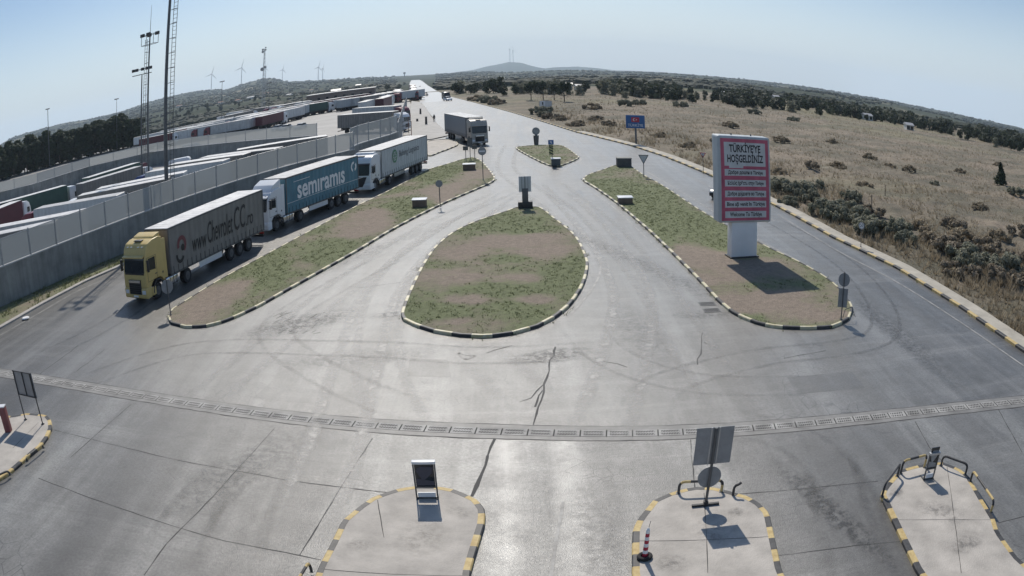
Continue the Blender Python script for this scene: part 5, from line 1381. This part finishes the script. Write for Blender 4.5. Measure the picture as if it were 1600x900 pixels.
# ------------------------------------------------------------------ signs
def pole(t, h, r=.035, lean=None, m='steel_dark', foot=True):
    mb = MB(); mb.cyl((0, 0, 0), (0, 0, h), r, n=8)
    if foot: mb.cyl((0, 0, 0), (0, 0, .04), r*2.6, n=8)
    mb.build('pole', M[m], t)
def disc(t, z, r, n=24, y=-.0, name='sign_plate', fm='sign_back', bm='sign_back', rot=0, dy=.05):
    """plate whose back faces the camera; front away from the camera"""
    mb = MB(); pts = [(r*cos(2*pi*k/n+rot), z+r*sin(2*pi*k/n+rot)) for k in range(n)]
    mb.xz(pts, dy, dy+.02); mb.m = [0]*len(mb.m); return mb.build(name, M[fm], t)
def face_rz(x, y): return -atan2(x, y)
def sign_base(u, v_, z=.0, rz=None, **k):
    p = at(u, v_, z); return (p.x, p.y, z), (face_rz(p.x, p.y) if rz is None else rz)
loc, rz = sign_base(267, 492, .12); t = thing('stop_sign', 'grey back of an octagonal sign at the left island tip beside the yellow cab', 'road sign', loc, rz)
pole(t, 2.1); disc(t, 1.68, .44, 8, rot=pi/8)
loc, rz = sign_base(1314, 499, .12); t = thing('road_sign', 'grey backs of a round sign over a narrow plate at the right island tip', 'road sign', loc, rz)
pole(t, 2.5); disc(t, 2.08, .36); mb = MB(); mb.box((0, .06, 1.13), (.58, .02, 1.0)); mb.build('lower_plate', M['sign_back'], t)
mb = MB(); mb.tube([(.1, .1, .05), (.2, .15, .5), (.6, .4, .6), (.9, .5, .05)], .02, 5); mb.build('bent_rod', M['steel_dark'], t)
# foreground sign with square and round plates
loc, rz = sign_base(1102, 790, .125, rz=-.08); t = thing('road_sign', 'tall foreground pole with a square plate over a round plate, seen from behind', 'road sign', loc, rz)
mb = MB(); mb.cyl((0, 0, 0), (0.0, 0, 2.62), .045, n=10); mb.build('pole', M['steel_dark'], t)
mb = MB(); mb.box((0, 0, .04), (.85, .09, .07)); mb.box((0, 0, .09), (.14, .14, .18)); mb.build('foot_bar', M['plastic'], t)
disc(t, .98, .36, 28, dy=.06)
mb = MB(); mb.box((0, .065, 2.02), (1.12, .02, 1.18)); mb.build('square_plate', M['sign_back'], t)
for x in (-.12, .12): mb = MB(); mb.box((x, .045, 2.02), (.04, .03, 1.18)); mb.build('bracket', M['steel'], t)
# yield signs
def yield_sign(label, u, v_, h, w, z0=.12, back=True):
    loc, rz = sign_base(u, v_, z0); t = thing('yield_sign', label, 'road sign', loc, rz); pole(t, h-.1, .035)
    mb = MB(); mb.xz([(0, h-w*.86), (w/2, h), (-w/2, h)], .05, .07); mb.build('sign_plate', M['sign_back'] if back else M['whiteletter'], t)
    if not back:
        mb = MB()
        o_ = [(0, h-w*.86), (w/2, h), (-w/2, h)]; c_ = (0, h-w*.29); i_ = [(lerp(x, c_[0], .35), lerp(z, c_[1], .35)) for x, z in o_]
        for k in range(3): a_, b_ = k, (k+1) % 3; mb.face([(o_[a_][0], -.0+.045, o_[a_][1]), (o_[b_][0], .045, o_[b_][1]), (i_[b_][0], .045, i_[b_][1]), (i_[a_][0], .045, i_[a_][1])])
        mb.build('red_border', M['redplastic'], t)
def yield_open(label, u, v_, h, w):
    loc, rz = sign_base(u, v_, .12); t = thing('yield_sign', label, 'road sign', loc, rz); pole(t, h-w*.8, .04)
    mb = MB(); mb.xz([(0, h-w*.86), (w/2, h), (-w/2, h)], .05, .07); mb.build('sign_plate', M['signgrey'], t)
    mb = MB(); mb.tube([(0, .03, h-w*.9), (w/2, .03, h), (-w/2, .03, h), (0, .03, h-w*.9)], .035, 6); mb.build('rim', M['steel_dark'], t)
yield_open('triangular give way sign on the right island near the kerb', 1006, 276, 2.25, 1.0)
yield_sign('smaller triangular sign in the dry grass beyond the right footway', 1099, 271, 2.35, .75, 0, False)
# speed limit sign 20
loc, rz = sign_base(1345, 386, .15); t = thing('speed_sign', 'small round number 20 sign at the edge of the right footway', 'road sign', loc, rz)
pole(t, 1.9, .03, m='steel_dark'); mb = MB(); mb.xz([(.27*cos(2*pi*k/24), 1.62+.27*sin(2*pi*k/24)) for k in range(24)], -.06, -.04); pl = mb.build('sign_plate', M['whiteletter'], t)
mb = MB()
for k in range(24):
    a_, b_ = 2*pi*k/24, 2*pi*(k+1)/24; mb.face([(.26*cos(a_), -.063, 1.62+.26*sin(a_)), (.26*cos(b_), -.063, 1.62+.26*sin(b_)), (.2*cos(b_), -.063, 1.62+.2*sin(b_)), (.2*cos(a_), -.063, 1.62+.2*sin(a_))])
mb.build('red_ring', M['sign_back'], pl)
mb = MB(); lettering(mb, '20', .3, (0, -.066, 1.62), (1, 0, 0), (0, 0, 1)); mb.build('lettering', M['black'], pl)
# round signs
def round_sign(label, u, v_, h, r, front=False, lower=0):
    loc, rz = sign_base(u, v_, .12); t = thing('road_sign', label, 'road sign', loc, rz); pole(t, h+r*.8, .04); pl = disc(t, h, r, 22, dy=-.07)
    if front:
        mb = MB(); mb.box((0, -.075, h), (r*1.4, .012, r*.36)); mb.build('white_bar', M['whiteletter'], pl)
    return t
round_sign('round sign with a pale bar at the far tip of the left island', 755, 281, 2.9, .42, True)
round_sign('round dark sign at the kerb of the left island beside a low box', 688, 323, 1.95, .3)
# round sign on a barrel shaped pillar beyond the small island
loc, rz = sign_base(838, 226, .0); t = thing('road_sign', 'round sign on a thick tapered pillar behind the small far island', 'road sign', loc, rz)
mb = MB(); mb.cyl((0, 0, 0), (0, 0, 1.35), .32, .42, n=12); mb.cyl((0, 0, 1.35), (0, 0, 1.5), .2, .12, n=10); mb.build('pillar', M['steel_dark'], t, smooth=True); pl = disc(t, 1.95, .55, 24, dy=-.1)
mb = MB(); lettering(mb, 'U', .6, (0, -.105, 1.95), (1, 0, 0), (0, 0, 1)); mb.build('symbol', M['signgrey'], pl)
# striped arrow post with block on the small island
loc, rz = sign_base(863, 258, .12); t = thing('arrow_post', 'narrow blue and yellow striped marker post with arrow on the small island', 'marker post', loc, rz)
pole(t, 2.75, .05); mb = MB(); mb.box((-.1, -.06, 1.75), (.5, .03, 1.2)); pp = mb.build('striped_plate', mat('marker_yellow', (.5, .48, .2), .5), t)
mb = MB()
for k in range(4): z = 1.2+k*.32; mb.face([(-.35, -.079, z+.2), (.15, -.079, z-.05), (.15, -.079, z+.1), (-.35, -.079, z+.35)] if z+.35 < 2.36 else [(-.35, -.079, z+.05), (.15, -.079, z-.1), (.15, -.079, z), (-.35, -.079, z+.15)])
mb.build('stripes', M['black'], pp)
mb = MB(); mb.box((-.1, -.06, 2.62), (.62, .03, .52)); ap = mb.build('arrow_plate', M['bluesign'], t)
mb = MB(); mb.face([(-.22, -.08, 2.72), (-.02, -.08, 2.72), (-.02, -.08, 2.62), (.08, -.08, 2.5), (-.08, -.08, 2.45), (-.12, -.08, 2.55), (-.22, -.08, 2.62)]); mb.build('arrow', M['whiteletter'], ap)
# concrete blocks
def block(label, u, v_, w, d_, h, rz=0, dark=True, mt=None):
    p = at(u, v_, .12); t = thing('concrete_block', label, 'concrete block', (p.x, p.y+d_/2, .12), rz)
    mb = MB(); mb.box((0, 0, h/2), (w, d_, h)); mb.build('base', mt or M['wall'], t, bevel=.02)
    mb = MB(); mb.box((0, 0, h+.03), (w+.1, d_+.1, .07)); mb.build('lid', M['white'] if dark else M['wall'], t, bevel=.015)
bmat = mat('brown_block', (.16, .12, .09), .8, var=.2, scale=2)
block('brown box with a white lid on the left island beside the round dark sign', 655, 324, 1.15, 1.0, .6, .0, mt=bmat)
block('brown box with a white lid at the far end of the left island', 733, 266, 1.35, 1.0, .62, mt=bmat)
block('dark box with a white lid on the right island', 978, 319, 1.15, 1.0, .5, mt=bmat)
block('dark square block at the far tip of the right island', 976, 261, 1.6, 1.2, .95, dark=False, mt=mat('dark_block', (.09, .09, .085), .8, var=.2, scale=2))
block('dark low block beside the striped marker post on the small island', 869, 259, 1.0, 1.0, .75, mt=mat('dark_block_b', (.10, .11, .11), .8, var=.2, scale=2))
# square plate on pillar at the top of the teardrop island
loc, rz = sign_base(821, 325, .12, rz=0); t = thing('direction_sign', 'square grey plate on a dark square pillar at the head of the teardrop island', 'sign', loc, rz)
mb = MB(); mb.box((0, .2, .26), (1.2, .7, .52)); mb.build('plinth', M['plastic'], t, bevel=.03)
mb = MB(); mb.box((0, 0.1, .95), (.5, .35, 1.3)); mb.build('pillar', M['steel_dark'], t, bevel=.02)
mb = MB(); mb.box((0, .0, 1.95), (1.0, .08, 1.25)); pl = mb.build('sign_plate', M['signgrey'], t, bevel=.01)
mb = MB(); mb.box((0, -.06, 1.95), (.06, .04, 1.22)); mb.box((-.25, -.05, 1.95), (.03, .02, 1.22)); mb.box((.25, -.05, 1.95), (.03, .02, 1.22)); mb.build('rib', M['steel_dark'], pl)
# three small panels on posts at the far head of the left island
for lab, u, v_, dx, h in [('small dark panel on a post, left one of three at the island head', 728, 250, 0, 1.7), ('taller dark panel on a post between two small ones at the island head', 735, 249, 0, 2.4), ('small dark panel on a post, right one of three at the island head', 742, 248, 0, 1.7)]:
    loc, rz = sign_base(u, v_, .12); t = thing('panel_post', lab, 'sign', loc, rz); pole(t, h, .04)
    mb = MB(); mb.box((0, -.06, h-.25), (.62, .03, .5 if h < 2 else 1.1)); mb.build('panel', M['steel_dark'], t)
# blue country sign
p = on_ground(994, 226); t = thing('country_sign', 'blue country name sign with a red flag emblem in the dry grass', 'sign', p, face_rz(p.x, p.y))
mb = MB(); mb.box((0, 0, 1.3), (.28, .2, 2.6)); mb.build('post', M['steel_dark'], t, bevel=.02)
mb = MB(); mb.box((0, -.05, 3.45), (2.75, .14, 1.95)); pl = mb.build('panel', M['bluesign'], t, bevel=.02)
mb = MB(); mb.box((0, -.127, 3.75), (1.15, .006, .72)); fl = mb.build('flag_emblem', M['redplastic'], pl)
mb = MB()
for k in range(20):
    a_, b_ = radians(40+280*k/20), radians(40+280*(k+1)/20); mb.face([(-.15+.2*cos(a_), -.134, 3.75+.2*sin(a_)), (-.15+.2*cos(b_), -.134, 3.75+.2*sin(b_)), (-.1+.15*cos(b_), -.134, 3.75+.15*sin(b_)), (-.1+.15*cos(a_), -.134, 3.75+.15*sin(a_))])
mb.v += [(.17+.12*(1 if k % 2 == 0 else .42)*cos(pi+k*pi/5), -.134, 3.75+.12*(1 if k % 2 == 0 else .42)*sin(pi+k*pi/5)) for k in range(10)]; mb.f.append(tuple(range(len(mb.v)-10, len(mb.v)))); mb.m.append(0)
mb.build('crescent_and_star', M['whiteletter'], fl)
mb = MB(); lettering(mb, 'TÜRKİYE', .55, (0, -.13, 2.9), (1, 0, 0), (0, 0, 1), width=2.2); mb.build('lettering', M['whiteletter'], pl)
# far board with a panel
p = on_ground(853, 174.5); t = thing('notice_board', 'white framed notice board with a dark figure by the far roadside bush', 'sign', p, face_rz(p.x, p.y))
for x in (-1.4, 0, 1.4): mb = MB(); mb.box((x, 0, 1.2), (.1, .1, 2.5)); mb.build('post', M['steel'], t)
mb = MB(); mb.box((-.7, -.06, 1.6), (1.3, .05, 1.7)); pl = mb.build('panel', M['white'], t); mb = MB(); mb.box((-.7, -.09, 1.85), (.3, .01, .7)); mb.box((-.7, -.09, 1.2), (.6, .01, .2)); mb.build('pictogram', M['black'], pl)
mb = MB(); mb.box((.7, -.06, 1.6), (1.3, .05, 1.7)); mb.build('panel', M['signgrey'], t)

# ------------------------------------------------------------------ welcome billboard
A = at(1124, 349, 2.41); B = at(1205, 347, 2.41); X = (B-A); X.z = 0; wB = X.length; X.normalize(); rzB = atan2(X.y, X.x)
cB = (A+B)/2; nB = Vector((X.y, -X.x, 0)); base = Vector((cB.x, cB.y, 0))-nB*.55
t = thing('welcome_billboard', 'large red and grey welcome billboard on a white pillar on the right island', 'billboard', (base.x, base.y, .12), rzB)
z0, z1 = 2.29, 7.83; D = 1.1
mb = MB(); mb.box((-.02, .0, z0/2), (1.95, .75, z0)); mb.build('pillar', M['white'], t, bevel=.04)
mb = MB(); mb.box((-.02, 0, .04), (2.2, 1., .08)); mb.build('base_plate', M['plastic'], t)
mb = MB(); mb.box((0, 0, (z0+z1)/2), (wB, D, z1-z0)); bx = mb.build('case', mat('billboard_case_grey', (.46, .49, .50), .45, var=.08, scale=1, streak=.15), t, bevel=.16, seg=4)
# red frame and grey panels, lettered
fr = MB(); yf = -D/2-.004; H0, H1 = z0+.14, z1-.17; w2 = wB/2-.17
fr.face([(-w2, yf, H0), (w2, yf, H0), (w2, yf, H1), (-w2, yf, H1)]); fr.build('red_face', M['red'], bx)
hB = H1-H0
def zz(f): return H1-hB*f
rows_ = [(.045, .335), (.375, .455), (.505, .585), (.635, .715), (.76, .84), (.885, .965)]
pn = MB(); pw = w2-.25
for a_, b_ in rows_: pn.box((0, yf-.006, (zz(a_)+zz(b_))/2), (2*pw, .012, zz(a_)-zz(b_)))
pn.box((-pw*.45, yf-.005, zz(.345)), (1.05, .012, zz(.33)-zz(.362)))
pn.build('text_panels', M['signgrey'], bx)
tx = MB(); yt = yf-.016
for s_, f_, sz, wd in [("TÜRKİYE'YE", .125, .66, 2.4), ('HOŞGELDİNİZ', .25, .66, 2.75), ('Добре дошли в Türkiye', .415, .32, 2.65), ('Καλώς ήρθατε στην Türkiye', .545, .32, 2.75), ('Добре дојдовте во Türkiye', .675, .32, 2.8), ('Bine ați venit în Türkiye', .80, .34, 2.9), ('Welcome To Türkiye', .925, .36, 2.45)]:
    lettering(tx, s_, sz, (0, yt, zz(f_)), (1, 0, 0), (0, 0, 1), width=wd, bold=.02 if sz > .5 else .009)
tx.build('lettering', M['black'], bx)
for x in (-.75, .75): mb = MB(); mb.cyl((x, 0, z1-.02), (x, 0, z1+.12), .05, n=8); mb.build('lifting_eye', M['steel_dark'], bx)

# ------------------------------------------------------------------ foreground furniture
# two-legged board at left
pa, pb = at(40, 656, .125), at(67, 663, .125); dv = (pb-pa); rzb = atan2(dv.y, dv.x); wb = dv.length
t = thing('notice_board', 'grey notice board on two thin legs seen from behind at the left edge', 'sign board', ((pa.x+pb.x)/2, (pa.y+pb.y)/2, .125), rzb)
for x in (-wb/2, wb/2): mb = MB(); mb.cyl((x, 0, 0), (x, 0, 2.4), .03, n=8); mb.box((x, 0, .02), (.14, .14, .04)); mb.build('leg', M['plastic'], t)
mb = MB(); mb.box((0, .04, 1.82), (wb+.12, .03, 1.15)); pl = mb.build('panel', M['sign_back'], t)
mb = MB(); mb.box((0, .0, 1.82), (.04, .04, 1.15)); mb.box((0, .01, 2.38), (wb+.12, .04, .04)); mb.box((0, .01, 1.26), (wb+.12, .04, .04)); mb.box((wb/2-.08, .01, 1.82), (.03, .03, 1.15)); mb.build('stiffener', M['plastic'], pl)
p = at(14, 674, .125); t = thing('barrier_post', 'dull red barrier housing at the left edge of the view', 'barrier', (p.x, p.y, .125), .3)
mb = MB(); mb.box((0, 0, .6), (.34, .3, 1.2)); mb.build('housing', mat('dull_red_paint', (.20, .06, .06), .5, var=.15, scale=3), t, bevel=.03); mb = MB(); mb.box((0, 0, 1.22), (.36, .32, .05)); mb.build('cap', M['white'], t)
# display stands
def stand(label, u, v_, rz, w=.62, h=1.25, white=True):
    p = at(u, v_, .125); t = thing('display_stand', label, 'stand', (p.x, p.y, .125), rz)
    mb = MB()
    for x in (-w/2, w/2): mb.box((x, 0, h/2), (.045, .05, h)); mb.box((x, .12, .02), (.045, .4, .04))
    mb.box((0, 0, .04), (w, .05, .06)); mb.box((0, 0, .42), (w, .04, .05)); mb.build('frame', M['steel_dark'], t)
    mb = MB(); mb.box((0, 0, h+.03), (w+.06, .16, .09)); mb.build('top_cap', M['white'] if white else M['steel'], t, bevel=.02)
    mb = MB(); mb.box((0, .02, .83), (w-.06, .03, .78)); b_ = mb.build('panel', M['glass'], t)
    mb = MB(); mb.face([(-w*.1, -.003, .62), (w*.34, -.003, .9), (w*.42, -.003, 1.1), (-w*.2, -.003, 1.12), (-w*.42, -.003, 1.0)]); mb.face([(-w*.42, -.003, .48), (w*.42, -.003, .48), (w*.42, -.003, .62), (-w*.42, -.003, .72)]); mb.build('torn_poster', mat('poster_dark', (.06, .06, .08), .6) if white else M['sign_back'], b_)
    mb = MB(); mb.box((0, -.02, .16), (w-.1, .03, .16)); mb.build('lower_plate', M['white'], t)
stand('metal display stand with a torn dark poster on the near left concrete island', 668, 779, .04)
stand('small leaning display stand inside the hoops on the right concrete island', 1450, 749, -.1, .42, .98, False)
# marker bollard on a tyre
p = at(1007, 872, .125); t = thing('marker_bollard', 'red and white banded marker bollard standing in a dark tyre', 'bollard', (p.x, p.y, .125), 0)
mb = MB()
z = .08
for k in range(8):
    z2 = z+.115; mb.cyl((0, 0, z), (0, 0, z2), .075-.003*k, .075-.003*(k+1), n=14, m=k % 2); z = z2
mb.cyl((0, 0, z), (0, 0, z+.06), .05, .02, n=10, m=1); mb.build('body', [M['redplastic'], M['whiteletter']], t)
mb = MB(); mb.cyl((0, 0, z), (0.04, 0, z+.28), .008, n=5); mb.build('antenna', M['steel_dark'], t)
mb = MB()
N1, N2 = 20, 8
for i in range(N1):
    for j in range(N2):
        q = []
        for (ii, jj) in ((i, j), (i+1, j), (i+1, j+1), (i, j+1)):
            a_, b_ = 2*pi*ii/N1, 2*pi*jj/N2; r_ = .16+.06*cos(b_); q.append((r_*cos(a_), r_*sin(a_), .06+.06*sin(b_)))
        mb.face(q)
mb.build('tyre', M['rubber'], t, smooth=True)
# hoops
def hoop(label, a, b, h=.45, z0=.12, r=.045, stripes=True, dark=False):
    A_, B_ = at(*a, z0), at(*b, z0); c_ = (A_+B_)/2; L_ = (B_-A_).length; rz = atan2((B_-A_).y, (B_-A_).x)
    t = thing('guard_hoop', label, 'guard rail', c_, rz)
    k = min(.16, L_*.3); pts = [(-L_/2, 0, 0), (-L_/2, 0, h-k)]
    for q in (22, 45, 67): pts.append((-L_/2+k-k*cos(radians(q)), 0, h-k+k*sin(radians(q))))
    n_ = 6
    for i in range(n_+1): pts.append((lerp(-L_/2+k, L_/2-k, i/n_), 0, h))
    for q in (67, 45, 22): pts.append((L_/2-k+k*cos(radians(q)), 0, h-k+k*sin(radians(q))))
    pts += [(L_/2, 0, h-k), (L_/2, 0, 0)]
    ms = [(0 if dark else (i//3) % 2) for i in range(len(pts)-1)]
    mb = MB(); mb.tube(pts, r, 8, ms); mb.build('tube', [M['kerb_black'], M['kerb_yellow']], t, smooth=True)
    for x in (-L_/2, L_/2): mb = MB(); mb.box((x, 0, .01), (.14, .14, .02)); mb.build('foot_plate', M['steel_dark'], t)
hoop('yellow and black guard hoop at the head of the middle concrete island', (1060, 771), (1127, 768), .42)
hoop('black guard hoop on the left flank of the right concrete island', (1378, 776), (1402, 744), .5, dark=True)
hoop('black and yellow hoop left of the small stand on the right concrete island', (1407, 740), (1444, 730), .5)
hoop('black guard hoop right of the small stand on the right concrete island', (1470, 728), (1508, 742), .42, dark=True)
hoop('yellow striped guard hoop on the right flank of the right concrete island', (1516, 752), (1548, 800), .42)
hoop('low striped guard hoop at the corner of the left edge island', (42, 721), (68, 700), .16)
hoop('low black guard hoop cut by the left edge of the view', (-6, 752), (16, 742), .2, dark=True)
hoop('yellow guard hoop cut by the bottom edge left of the display stand island', (487, 893), (468, 925), .35)
p = at(1145, 774, .12); t = thing('broken_pipe', 'short broken black hoop end beside the tall foreground sign', 'pipe', p, 0)
mb = MB(); mb.tube([(0, 0, 0), (0, 0, .28), (.05, 0, .36), (.14, 0, .38), (.22, 0, .44)], .045, 8); mb.build('tube', M['kerb_black'], t, smooth=True)
# litter on the verge, small plates
p = at(40, 497, .1); o = MB(); o.cyl((p.x, p.y, .1), (p.x, p.y, .16), .35, .3, n=12); tag(o.build('litter', M['whiteletter']), 'white scrap lying on the verge by the left kerb', 'litter')

# fence stakes in the dry field
for i, (u, v_) in enumerate([(1338, 320), (1362, 325), (1383, 307)]):
    p = on_ground(u, v_); mb = MB(); mb.cyl((0, 0, -.2), (0, 0, 1.3), .06, .05, n=6)
    o = mb.build('fence_stake', M['trunk'], loc=p); tag(o, ['wooden stake in the scrub, left one of three', 'wooden stake in the scrub, middle one of three', 'wooden stake standing farther back in the dry field'][i], 'stake')

# ------------------------------------------------------------------ person on the far road
def person(label, loc, rz):
    t = thing('person', label, 'person', loc, rz)
    V = [(0, 0, .95), (0, 0, 1.15), (0, 0, 1.38), (0, 0, 1.5), (0, -.01, 1.64), (.1, 0, .9), (.12, -.08, .5), (.12, .02, .08), (.12, -.14, .04), (-.1, 0, .9), (-.11, .1, .5), (-.11, .2, .1), (-.11, .08, .04), (.2, 0, 1.4), (.25, .06, 1.12), (.24, -.06, .88), (-.2, 0, 1.4), (-.25, -.04, 1.12), (-.23, -.14, .9)]
    Eg = [(0, 1), (1, 2), (2, 3), (3, 4), (0, 5), (5, 6), (6, 7), (7, 8), (0, 9), (9, 10), (10, 11), (11, 12), (2, 13), (13, 14), (14, 15), (2, 16), (16, 17), (17, 18)]
    Rr = [.15, .14, .17, .06, .11, .1, .07, .045, .04, .1, .07, .045, .04, .07, .05, .035, .07, .05, .035]
    me = bpy.data.meshes.new('body'); me.from_pydata(V, Eg, []); o = bpy.data.objects.new('body', me); COL.objects.link(o); o.parent = t
    md = o.modifiers.new('s', 'SKIN'); 
    for sv_, r in zip(me.skin_vertices[0].data, Rr): sv_.radius = (r, r)
    me.skin_vertices[0].data[0].use_root = True
    s2 = o.modifiers.new('u', 'SUBSURF'); s2.levels = 2; s2.render_levels = 2
    me.materials.append(M['cloth'])
    mb = MB(); mb.cyl((0, -.01, 1.66), (0, 0, 1.76), .1, .05, n=10); mb.build('hair', M['plastic'], t, smooth=True)
    return t
p = at(678.5, 191); person('person in dark clothes walking on the far carriageway', (p.x, p.y, 0), .4)
# dark posts on the far pavement
for lab, u, v_, h in [('short dark bollard at the edge of the far pavement', 666, 194, 1.5), ('dark bollard farther along the far pavement', 657, 178, 1.3), ('small dark bollard in the middle of the far pavement', 652, 189.5, .5)]:
    p = at(u, v_, .15); t = thing('bollard', lab, 'bollard', (p.x, p.y, .15)); mb = MB(); mb.cyl((0, 0, 0), (0, 0, h), .25, .2, n=10); mb.build('post', M['plastic'], t); mb = MB(); mb.cyl((0, 0, h), (0, 0, h+.1), .3, .2, n=10); mb.build('cap', M['steel_dark'], t)

# ------------------------------------------------------------------ haze
HZ = True
if HZ:
    mb = MB(); mb.box((0, 4800, 60), (16000, 11200, 520)); o = mb.build('haze', [], None, kind='stuff')
    m = bpy.data.materials.new('haze_air'); m.use_nodes = True; n = m.node_tree.nodes; l = m.node_tree.links
    n.remove(n['Principled BSDF']); pv_ = n.new('ShaderNodeVolumePrincipled'); pv_.inputs['Color'].default_value = (.72, .86, 1, 1); pv_.inputs['Density'].default_value = .0001; pv_.inputs['Anisotropy'].default_value = .2
    l.new(pv_.outputs[0], n['Material Output'].inputs['Volume']); o.data.materials.append(m); o.display_type = 'WIRE'
